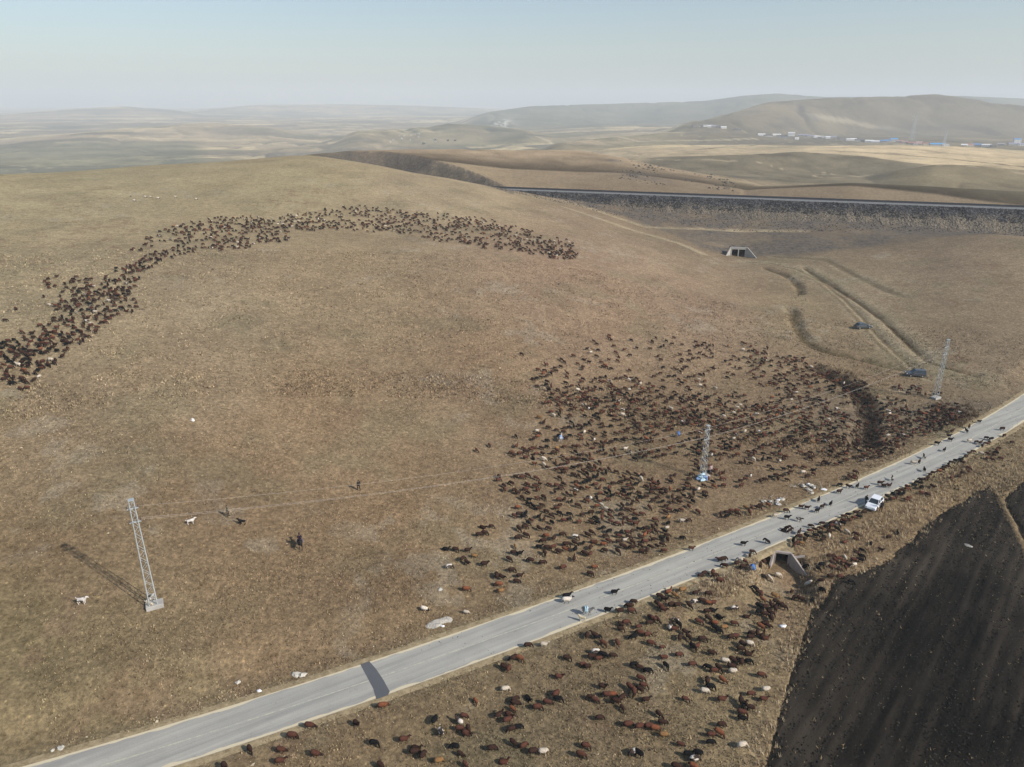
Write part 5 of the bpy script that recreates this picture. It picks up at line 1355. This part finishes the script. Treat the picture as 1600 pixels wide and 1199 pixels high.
# area: wording, landmark, landmark wording
AREA = {'patch': ('below the dark road patch', V3_(608, 1088), 'the patch'), 'gate': ('below the loaded donkey', V3_(915, 965), 'the donkey'), 'low': ('along the lower flock bottom', V3_(1195, 1199), 'the ploughed field'),
        'field': ('beside the ploughed field', V3_(1286, 938), 'the field corner'), 'mid': ('amid the lower flock', V3_(1176, 889), 'the blue-loaded donkey'),
        'B': ("at the upper flock's near edge", Vector(gp(690, 972)), 'the gravel heap'), 'C': ('in the roadside weeds', CULV_P, 'the small culvert'), 'road': ('on the pale road', Vector(gp(1368, 785)), 'the white car'),
        'S': ('by the stream', P3, 'the stream pole'), 'arc': ('in the arc over the hill', P1, 'the lone pole')}
def area_of(g, zn):
    if zn != 'A': return zn
    v = g - Vector((0, 0, CAM_H)); f_ = v.y * C_ - v.z * S_; px = 800 + FPX * v.x / f_; py = 599.5 + FPX * (-v.y * S_ - v.z * C_) / f_
    if px < 760: return 'patch'
    if py > 1120: return 'low'
    if px > 1120: return 'field'
    return 'gate' if px < 985 else 'mid'
def animal_pose(zn, h, i):
    if zn == 'road': return 3
    return random.choices((0, 1, 2, 3, 4, 5), (0.34, 0.24, 0.20, 0.12, 0.06, 0.04))[0]
groups = {}
sheep_objs = []
for i, (g, c, hd, zn, h) in enumerate(ONE):
    pi = animal_pose(zn, h, i)
    o = bpy.data.objects.new('sheep', sheep_mesh(pi, c, i % 3 if c in 'PBD' else i % 2)); COL.objects.link(o)
    z = 0.012 if on_road(g.x, g.y) else min(float(z_at(g.x, g.y)), 9e9)
    o.location = (g.x, g.y, z - 0.01)
    e = 1.5
    sx = (float(z_at(g.x + e, g.y)) - float(z_at(g.x - e, g.y))) / (2 * e); sy = (float(z_at(g.x, g.y + e)) - float(z_at(g.x, g.y - e))) / (2 * e)
    fx, fy = math.cos(hd), math.sin(hd)
    o.rotation_euler = (0, -math.atan(max(-0.4, min(0.4, sx * fx + sy * fy))), hd)
    k = random.uniform(0.80, 0.94) * (0.8 if random.random() < 0.08 else 1)
    o.scale = (k * 0.86, k * random.uniform(0.95, 1.15), k)
    groups.setdefault((area_of(g, zn), c), []).append((o, g, pi)); sheep_objs.append(o)
for (ar, c), L in groups.items():
    where, ld, nm = AREA[ar]
    L.sort(key=lambda e: (e[1] - ld).length)
    for j, (o, g, pi) in enumerate(L):
        tag(o, f'{CNAME[c]} sheep {where}, ' + (f'{ordinal(j)}nearest to {nm}' if len(L) > 1 else 'the only one so coloured'), 'sheep', 'sheep ' + where)
def mass_flock():
    V, F_, Cc, o = [], [], [], 0
    base = []
    for me in LO:
        me.calc_loop_triangles(); t = np.empty(len(me.loop_triangles) * 3, dtype=np.int32); me.loop_triangles.foreach_get('vertices', t); base.append((coords(me).astype(float), t.reshape(-1, 3)))
    cc = {}
    for g, c, hd, zn, h in MASS:
        pi = animal_pose(zn, h, 0); co, tr = base[pi]
        if (pi, c) not in cc: cc[(pi, c)] = wool_colours(co, c, POSES[pi][0], pi)
        k = random.uniform(0.70, 0.86); fx, fy = math.cos(hd), math.sin(hd)
        z = 0.012 if on_road(g.x, g.y) else float(z_at(g.x, g.y))
        x = (co[:, 0] * 0.86 * fx - co[:, 1] * fy) * k + g.x; y = (co[:, 0] * 0.86 * fy + co[:, 1] * fx) * k + g.y
        e = 1.2; gx = (float(z_at(g.x + e, g.y)) - float(z_at(g.x - e, g.y))) / (2 * e); gy = (float(z_at(g.x, g.y + e)) - float(z_at(g.x, g.y - e))) / (2 * e)
        V.append(np.stack([x, y, co[:, 2] * k + z + (x - g.x) * gx + (y - g.y) * gy], -1)); F_.append(tr + o); o += len(co)
        Cc.append(cc[(pi, c)] * random.uniform(0.8, 1.25))
    me = mesh_np('sheep_flock', np.concatenate(V), np.concatenate(F_), smooth=True); set_col(me, np.clip(np.concatenate(Cc), 0.004, 0.8))
    tag(link('sheep_flock', me, None, M_WOOL), 'dense dark flock of sheep spread over the hill and valley', kind='stuff')
mass_flock()

# dogs, donkeys, horse -----------------------------------------------------------
def dog_parts(lying=False):
    dz = -0.28 if lying else 0
    b = [(-0.42, 0, 0.55 + dz, 0.04, 0.05), (-0.38, 0, 0.56 + dz, 0.12, 0.13), (-0.15, 0, 0.54 + dz, 0.14, 0.15), (0.12, 0, 0.54 + dz, 0.16, 0.19), (0.28, 0, 0.58 + dz, 0.14, 0.17), (0.40, 0, 0.70 + dz, 0.10, 0.11), (0.46, 0, 0.78 + dz, 0.105, 0.10), (0.56, 0, 0.78 + dz, 0.075, 0.07), (0.68, 0, 0.74 + dz, 0.045, 0.045), (0.70, 0, 0.735 + dz, 0.02, 0.02)]
    P_ = [b, [(-0.38, 0, 0.58 + dz, 0.05, 0.05), (-0.52, 0.05, 0.62 + dz, 0.045, 0.045), (-0.58, 0.12, 0.74 + dz, 0.03, 0.03)]]
    for x, y in ((0.22, 0.10), (0.22, -0.10), (-0.32, 0.10), (-0.32, -0.10)):
        if lying: P_.append([(x, y, 0.2, 0.07, 0.07), (x + 0.2, y * 1.3, 0.06, 0.045, 0.045), (x + 0.32, y * 1.3, 0.04, 0.035, 0.035)])
        else: P_.append([(x, y, 0.48, 0.075, 0.08), (x - (0.0 if x > 0 else 0.05), y, 0.25, 0.045, 0.045), (x, y, 0.05, 0.036, 0.036), (x + 0.04, y, 0.0, 0.045, 0.03)])
    for s in (-1, 1): P_.append([(0.44, s * 0.07, 0.84 + dz, 0.035, 0.025), (0.42, s * 0.12, 0.80 + dz, 0.03, 0.015)])
    return P_
def equine_parts(k=1.0, ears=0.10):
    b = [(-0.78, 0, 1.05, 0.06, 0.08), (-0.72, 0, 1.10, 0.20, 0.22), (-0.50, 0, 1.12, 0.26, 0.27), (-0.10, 0, 1.06, 0.27, 0.28), (0.30, 0, 1.08, 0.25, 0.28), (0.56, 0, 1.16, 0.17, 0.24), (0.74, 0, 1.36, 0.11, 0.19), (0.88, 0, 1.55, 0.09, 0.14), (0.98, 0, 1.60, 0.10, 0.13), (1.12, 0, 1.46, 0.085, 0.10), (1.24, 0, 1.28, 0.06, 0.07), (1.26, 0, 1.25, 0.03, 0.03)]
    P_ = [b, [(-0.76, 0, 1.18, 0.05, 0.05), (-0.88, 0, 1.0, 0.06, 0.05), (-0.90, 0, 0.6, 0.04, 0.03)]]
    for x, y, d in ((0.42, 0.15, 0.14), (0.42, -0.15, -0.12), (-0.58, 0.15, -0.12), (-0.58, -0.15, 0.14)):
        P_.append([(x, y, 1.0, 0.13, 0.15), (x + d * 0.4 + (0.02 if x > 0 else 0.05), y, 0.62, 0.075, 0.08), (x + d * 0.8 - (0.0 if x > 0 else 0.08), y, 0.42, 0.05, 0.05), (x + d, y, 0.10, 0.04, 0.04), (x + d + 0.03, y, 0.0, 0.06, 0.05)])
    for s in (-1, 1): P_.append([(0.92, s * 0.06, 1.70, 0.03, 0.03), (0.93, s * 0.09, 1.70 + ears * 1.4, 0.02, 0.02)])
    return [[(p[0] * k, p[1] * k, p[2] * k, p[3] * k, p[4] * k) for p in q] for q in P_]
DOG, DOGL = animal(dog_parts(), 10, 0.03, 0.5), animal(dog_parts(True), 10, 0.03, 0.5)
DONK, HORSE = animal(equine_parts(0.78, 0.2), 12, 0.035, 0.5), animal(equine_parts(1.0), 12, 0.04, 0.5)
M_FUR = tint_mat('animal_fur', 0.9, 0.1, 20.0, 0.15)
def place(name, src, px, py, hd, colf, label, cat, group=None, k=1.0, lift=0.4):
    g = ground(px, py, lift); me = src.copy(); me.name = name
    co = coords(me); set_col(me, np.clip(colf(co), 0.004, 0.85))
    o = link(name, me, None, M_FUR); o.location = (g.x, g.y, surf_z(g.x, g.y) - 0.01); o.rotation_euler = (0, 0, hd); o.scale = (k, k, k)
    tag(o, label, cat, group); return o
flat = lambda c: (lambda co: np.repeat(np.array(c)[None], len(co), 0) * (1 + 0.15 * vnoise(co[:, 0] * 6, co[:, 2] * 6)[:, None]))
def patched(a, b, th): return lambda co: np.where((vnoise(co[:, 0] * 3 + 4, co[:, 2] * 3 + co[:, 1] * 2) > th)[:, None], np.array(a)[None], np.array(b)[None])
DG = 'sheepdogs on the open slope'
place('dog', DOG, 128, 939, 0.05, flat((0.60, 0.55, 0.50)), 'white sheepdog walking alone beside the tall pole', 'dog', DG, 1.15)
place('dog', DOG, 298, 815, 0.5, flat((0.60, 0.55, 0.50)), 'white sheepdog standing near the shepherd on the slope', 'dog', DG, 1.05)
place('dog', DOG, 378, 816, 3.0, flat((0.015, 0.014, 0.014)), 'black dog beside the shepherd below the power line', 'dog', DG, 1.1)
place('dog', DOGL, 233, 945, -0.6, flat((0.60, 0.50, 0.34)), 'cream dog lying against the pole base', 'dog', DG, 1.2, 0.2)
place('dog', DOGL, 234, 937, 1.2, flat((0.42, 0.38, 0.32)), 'greyish dog lying behind the pole base', 'dog', DG, 1.1, 0.2)
place('dog', DOG, 910, 967, 2.8, flat((0.52, 0.44, 0.30)), 'cream dog at the road edge beside the loaded donkey', 'dog', None, 1.0)
M_TARP = {k: plain('cloth_' + k, c, 0.7, 0.2, 0.25, 5) for k, c in dict(paleblue=(0.42, 0.56, 0.60), blue=(0.06, 0.15, 0.36), bluewhite=(0.20, 0.29, 0.45)).items()}
def donkey(px, py, hd, colr, mat, label, hump=0.30):
    o = place('donkey', DONK, px, py, hd, flat(colr), label, 'donkey', 'pack donkeys', 1.0, 0.5)
    bm = bmesh.new(); bmesh.ops.create_uvsphere(bm, u_segments=16, v_segments=10, radius=1)
    for v in bm.verts:
        n = 0.08 * math.sin(v.co.x * 7 + v.co.y * 5) + 0.06 * math.sin(v.co.z * 9)
        v.co = Vector((v.co.x * 0.33 - 0.08, v.co.y * (0.36 + n), 0.88 + v.co.z * (hump + n) - (0.18 * abs(v.co.y))))
    me = bpy.data.meshes.new('pack_load'); bm.to_mesh(me); bm.free(); me.polygons.foreach_set('use_smooth', np.ones(len(me.polygons), dtype=bool))
    link('pack_load', me, o, mat)
donkey(917, 959, -0.35, (0.20, 0.19, 0.18), M_TARP['paleblue'], 'grey donkey with a pale blue load at the road edge')
donkey(876, 686, 1.3, (0.40, 0.38, 0.36), M_TARP['bluewhite'], 'pale donkey carrying a blue load on the flock edge facing open slope')
donkey(1060, 680, 0.4, (0.10, 0.08, 0.07), M_TARP['blue'], 'dark donkey carrying a bright blue load beside the short pole')
donkey(1176, 889, 0.6, (0.10, 0.09, 0.09), M_TARP['blue'], 'dark donkey carrying a blue load by the small culvert')
place('sheep', HI[3], 886, 941, 0.05, lambda co: wool_colours(co, 'H', 'walk', 2), 'cream sheep with black head walking on the road by the donkey', 'sheep', 'sheep on the pale road', 0.98)
place('sheep', HI[3], 886, 934, 0.2, lambda co: wool_colours(co, 'K', 'walk', 2), 'black sheep close behind the cream black-headed one on the road', 'sheep', 'sheep on the pale road', 0.9)

# people ------------------------------------------------------------------------
def person_mesh(pose='stand', stride=0.12, arm=0.0):
    h = [('pelvis', (0, 0, 0.95), 0.15), ('waist', (0, 0, 1.10), 0.14), ('chest', (0, 0, 1.32), 0.17), ('neck', (0.01, 0, 1.50), 0.065), ('head', (0.03, 0, 1.62), 0.10), ('crown', (0.03, 0, 1.72), 0.085)]
    J = {n: (Vector(p), r) for n, p, r in h}; E_ = [('pelvis', 'waist'), ('waist', 'chest'), ('chest', 'neck'), ('neck', 'head'), ('head', 'crown')]
    for s, sg in (('l', 1), ('r', -1)):
        st = stride * sg
        J['sh' + s] = (Vector((0, 0.19 * sg, 1.40)), 0.075); J['el' + s] = (Vector((-0.03 - st * 0.6, 0.27 * sg, 1.14)), 0.052); J['wr' + s] = (Vector((0.08 - st * 0.8 + arm, 0.26 * sg, 0.92 + arm * 0.8)), 0.04); J['ha' + s] = (Vector((0.11 - st * 0.9 + arm, 0.25 * sg, 0.83 + arm * 0.9)), 0.045)
        if pose == 'ride':
            J['hp' + s] = (Vector((0.03, 0.14 * sg, 0.92)), 0.12); J['kn' + s] = (Vector((0.34, 0.32 * sg, 0.66)), 0.08); J['an' + s] = (Vector((0.22, 0.33 * sg, 0.28)), 0.055); J['to' + s] = (Vector((0.38, 0.35 * sg, 0.22)), 0.05)
        else:
            J['hp' + s] = (Vector((0, 0.10 * sg, 0.88)), 0.115); J['kn' + s] = (Vector((0.04 + st * 0.6, 0.11 * sg, 0.48)), 0.075); J['an' + s] = (Vector((st, 0.11 * sg, 0.08)), 0.055); J['to' + s] = (Vector((st + 0.17, 0.13 * sg, 0.04)), 0.045)
        E_ += [('chest', 'sh' + s), ('sh' + s, 'el' + s), ('el' + s, 'wr' + s), ('wr' + s, 'ha' + s), ('pelvis', 'hp' + s), ('hp' + s, 'kn' + s), ('kn' + s, 'an' + s), ('an' + s, 'to' + s)]
    nm = list(J); me = bpy.data.meshes.new('p'); me.from_pydata([J[n][0] for n in nm], [(nm.index(a), nm.index(b)) for a, b in E_], [])
    o = bpy.data.objects.new('tmp', me); COL.objects.link(o)
    o.modifiers.new('skin', 'SKIN')
    for i, n in enumerate(nm):
        sv = me.skin_vertices[0].data[i]; sv.radius = (J[n][1], J[n][1]); sv.use_root = (n == 'pelvis')
    su = o.modifiers.new('sub', 'SUBSURF'); su.levels = 1; su.render_levels = 1
    m2 = bpy.data.meshes.new_from_object(o.evaluated_get(bpy.context.evaluated_depsgraph_get()))
    bpy.data.objects.remove(o); m2.polygons.foreach_set('use_smooth', np.ones(len(m2.polygons), dtype=bool))
    return m2
PM = {'stand': person_mesh(), 'walk': person_mesh('stand', 0.22), 'ride': person_mesh('ride', 0.02, 0.12)}
M_CLOTH = tint_mat('clothing', 0.95, 0.05, 10.0, 0.15)
def person(px, py, hd, jacket, trousers, label, pose='stand', cap=(0.02, 0.02, 0.02), z0=None, xy=None, k=1.0):
    g = ground(px, py) if xy is None else Vector(xy)
    me = PM[pose].copy(); me.name = 'person'; co = coords(me); x, y, z = co.T
    c = np.repeat(np.array(trousers)[None], len(co), 0)
    c[z > 0.93] = jacket; c[(z > 1.49)] = (0.30, 0.18, 0.12); c[(z > 1.66) | ((z > 1.54) & (x < 0.0))] = cap
    hand = (np.abs(y) > 0.19) & (z < 0.90) & (z > 0.70) & (pose != 'ride'); c[hand] = (0.30, 0.18, 0.12); c[z < 0.12] = (0.02, 0.018, 0.016)
    set_col(me, c); o = link('person', me, None, M_CLOTH)
    o.location = (g.x, g.y, surf_z(g.x, g.y) if z0 is None else z0); o.rotation_euler = (0, 0, hd); o.scale = (k, k, k)
    tag(o, label, 'person', 'shepherds and drivers'); return o
person(561, 767, 2.2, (0.03, 0.025, 0.025), (0.035, 0.03, 0.03), 'person in dark clothes walking alone above the power line', 'walk')
person(356.5, 808, 0.4, (0.06, 0.065, 0.04), (0.05, 0.045, 0.035), 'person in olive clothes standing beside the black dog', 'stand')
hb = ground(470, 857)
ho = place('horse', HORSE, 470, 857, 1.9, flat((0.022, 0.018, 0.018)), 'dark horse ridden over the slope', 'horse', None, 1.0, 0.0)
rp = ho.location
person(0, 0, 1.9, (0.022, 0.014, 0.028), (0.12, 0.10, 0.15), 'rider in a dark purple coat on the dark horse', 'ride', z0=rp.z + 0.42, xy=(rp.x, rp.y, 0))
person(1110, 741, -1.2, (0.45, 0.33, 0.32), (0.05, 0.04, 0.05), 'person in a pale pink top beside the short pole', 'stand')
person(1443, 590, -0.6, (0.12, 0.08, 0.06), (0.30, 0.28, 0.26), 'person in a brown jacket beside the dark off-road vehicle', 'stand')
def sacks_at_pole():
    r = empty('load_pile', P2 + Vector((-0.2, -0.9, 0.0))); tag(r, 'pile of blue sacks stacked against the short pole', 'sacks')
    for i, (x, y, z, s) in enumerate(((-0.7, 0.0, 0.2, 0.5), (-0.1, -0.25, 0.2, 0.5), (0.5, 0.05, 0.2, 0.48), (-0.45, 0.1, 0.6, 0.46), (0.2, 0.0, 0.62, 0.46), (-0.1, 0.1, 0.95, 0.4))):
        o = link('sack', rock_mesh('sack', s, s * 0.62, s * 0.5, 900 + i), r, M_TARP['paleblue' if i % 2 else 'bluewhite']); o.location = (x, y, z); o.rotation_euler = (0, 0, i * 0.7)
sacks_at_pole()

# vehicles ------------------------------------------------------------------------
M_GLASS = plain('car_glass', (0.035, 0.045, 0.055), 0.12, 0.6, 0.1)
M_TYRE = plain('tyre_rubber', (0.02, 0.02, 0.02), 0.9, 0.1); M_RIM = plain('wheel_rim', (0.45, 0.45, 0.46), 0.35, 0.5, 0.1, 6, 0.6)
M_LAMPG = plain('lamp_glass', (0.7, 0.7, 0.66), 0.15, 0.6); M_TAIL = plain('tail_lamp', (0.35, 0.02, 0.02), 0.2, 0.5)
def car(p, hd, paint, label, suv=False):
    z0 = p.z; r = empty('car', p, hd); tag(r, label, 'car', 'vehicles by the flock')
    L, W_, H_ = (4.3, 1.76, 1.72) if suv else (4.35, 1.72, 1.45)
    g0 = 0.32 if suv else 0.22; bl = 1.02 if suv else 0.88
    # body side outline (x forward)
    out = [(-L/2, 0.45), (-L/2 + 0.04, bl), (-L/2 + (0.15 if suv else 0.75), bl + 0.03), (1.0, bl + 0.02), (1.75, bl - 0.10), (L/2 - 0.05, bl - 0.24), (L/2, 0.45), (L/2 - 0.12, g0), (-L/2 + 0.12, g0)]
    n = len(out); mb = MB(); V = []
    for s in (-1, 1):
        for x, z in out: V.append((x, s * W_ / 2 * (0.97 if z > 0.8 else 1.0), z))
    f = [tuple(range(n)), tuple(range(2 * n - 1, n - 1, -1))] + [(i, n + i, n + (i + 1) % n, (i + 1) % n) for i in range(n)]
    mb.add(V, f); bo = mb.build('body', paint, r, False, 0.09)
    roof = [(-1.95 if suv else -1.35, H_ - 0.06), (0.25, H_)]; base = [(-2.05 if suv else -1.85, bl), (1.05, bl)]
    def cab(name, shrink, zt, mat, inset):
        mb = MB(); V = []
        pts = [(base[0][0] + inset, bl - 0.02, W_ / 2 - 0.06), (base[1][0] - inset, bl - 0.02, W_ / 2 - 0.06), (roof[1][0], zt, W_ / 2 - 0.22), (roof[0][0], zt, W_ / 2 - 0.22)]
        for s in (-1, 1):
            for x, z, y in pts: V.append((x, s * (y - shrink), z))
        mb.add(V, [(0, 1, 2, 3), (7, 6, 5, 4), (0, 4, 5, 1), (1, 5, 6, 2), (2, 6, 7, 3), (3, 7, 4, 0)]); return mb.build(name, mat, r)
    cab('windows', 0.0, H_ - 0.09, M_GLASS, 0.0)
    mb = MB(); mb.box(((roof[0][0] + roof[1][0]) / 2, 0, H_ - 0.04), (roof[1][0] - roof[0][0] + 0.1, W_ - 0.40, 0.09)); mb.build('roof', paint, r, False, 0.035)
    for s in (-1, 1):
        for a, b in (((base[1][0], bl), roof[1]), ((base[0][0], bl), roof[0]), ((-0.35, bl), (-0.42, H_ - 0.06))):
            mb = MB(); mb.bar((a[0], s * (W_ / 2 - 0.06), a[1]), (b[0], s * (W_ / 2 - 0.22), b[1]), 0.05, 4); mb.build('pillar', paint, r)
        for x in (-1.32, 1.32):
            w0 = empty('wheel'); w0.parent = r; w0.location = (x, s * (W_ / 2 - 0.08), 0.33)
            mb = MB(); mb.bar((0, -0.11, 0), (0, 0.11, 0), 0.34, 18); mb.build('tyre', M_TYRE, w0)
            mb = MB(); mb.bar((0, s * 0.08, 0), (0, s * 0.125, 0), 0.2, 14); mb.build('rim', M_RIM, w0)
        mb = MB(); mb.box((L / 2 - 0.05, s * 0.62, bl - 0.28), (0.14, 0.34, 0.16)); mb.build('headlight', M_LAMPG, r)
        mb = MB(); mb.box((-L / 2 + 0.04, s * 0.64, bl - 0.14), (0.12, 0.26, 0.18)); mb.build('tail_light', M_TAIL, r)
        mb = MB(); mb.box((0.85, s * (W_ / 2 + 0.08), bl + 0.06), (0.12, 0.2, 0.14)); mb.build('mirror', paint, r)
    for sx, nm in ((1, 'front_bumper'), (-1, 'rear_bumper')):
        mb = MB(); mb.box((sx * (L / 2 - 0.02), 0, 0.42), (0.16, W_ - 0.1, 0.2)); mb.build(nm, paint, r, False, 0.03)
    return r
def gloss(name, c, rough=0.25):
    m, nt, b = new_mat(name, rough, 0.5)
    tc = nt.nodes.new('ShaderNodeTexCoord').outputs['Object']
    nt.links.new(ramp(nt, noise_node(nt, tc, 3.0, 4), [(0.3, tuple(x * 0.93 for x in c)), (0.7, c)]), b.inputs['Base Color']); b.inputs['Coat Weight'].default_value = 0.3
    return m
cp = Vector(gp(1368, 792)); rd_ = math.atan2(_t[int(np.argmin(((ROAD_C - np.array(cp[:2])) ** 2).sum(1))), 1], _t[int(np.argmin(((ROAD_C - np.array(cp[:2])) ** 2).sum(1))), 0])
j = int(np.argmin(((ROAD_C - np.array(cp[:2])) ** 2).sum(1)))
cp = Vector((cp.x, cp.y, 0.012)) - Vector((*_nrm[j], 0)) * 0.25
wc_ = car(cp, rd_ + math.pi + 0.25, gloss('white_paint', (0.78, 0.79, 0.80)), 'white car stopped on the road among crossing sheep')
wc_.scale = (0.88, 0.88, 0.9)
person(0, 0, 1.2, (0.015, 0.017, 0.025), (0.02, 0.02, 0.025), 'person in black standing at the near side of the white car', 'stand', xy=tuple(cp + Vector((0.2, -1.6, 0))), z0=0.0)
person(0, 0, 0.2, (0.012, 0.02, 0.02), (0.02, 0.025, 0.025), 'person in black standing in front of the white car', 'stand', xy=tuple(Vector(gp(1352, 789.5))), z0=0.012)
dk_ = car(ground(1430, 588), 2.95, gloss('dark_grey_paint', (0.06, 0.065, 0.075), 0.4), 'dark grey off-road vehicle parked by the dirt track near the tall pole', True)
car(ground(1348, 513), 0.1, gloss('dark_green_paint', (0.05, 0.06, 0.06), 0.4), 'dark car parked on the grass between the tracks')

dk_.scale = (0.9, 0.9, 0.9)

def dung():
    t_ = rng.uniform(0, 1, 900); px = 600 + 1000 * t_; i = rng.integers(150, 420, 900)
    o = rng.uniform(-ROAD_W / 2 + 0.2, ROAD_W / 2 - 0.2, 900); c = ROAD_C[i] + _nrm[i] * o[:, None] + _t[i] * rng.uniform(-0.4, 0.4, 900)[:, None]
    k = rng.random(900) < np.where(c[:, 0] > 5, 0.9, 0.25); c = c[k]
    lumps('dung', c[:, 0], c[:, 1], np.full(len(c), 0.01), rng.uniform(0.03, 0.09, len(c)), np.array([[0.05, 0.042, 0.03]]) * rng.uniform(0.6, 1.5, (len(c), 1)), 'dark droppings scattered over the road', 0.35)
dung()
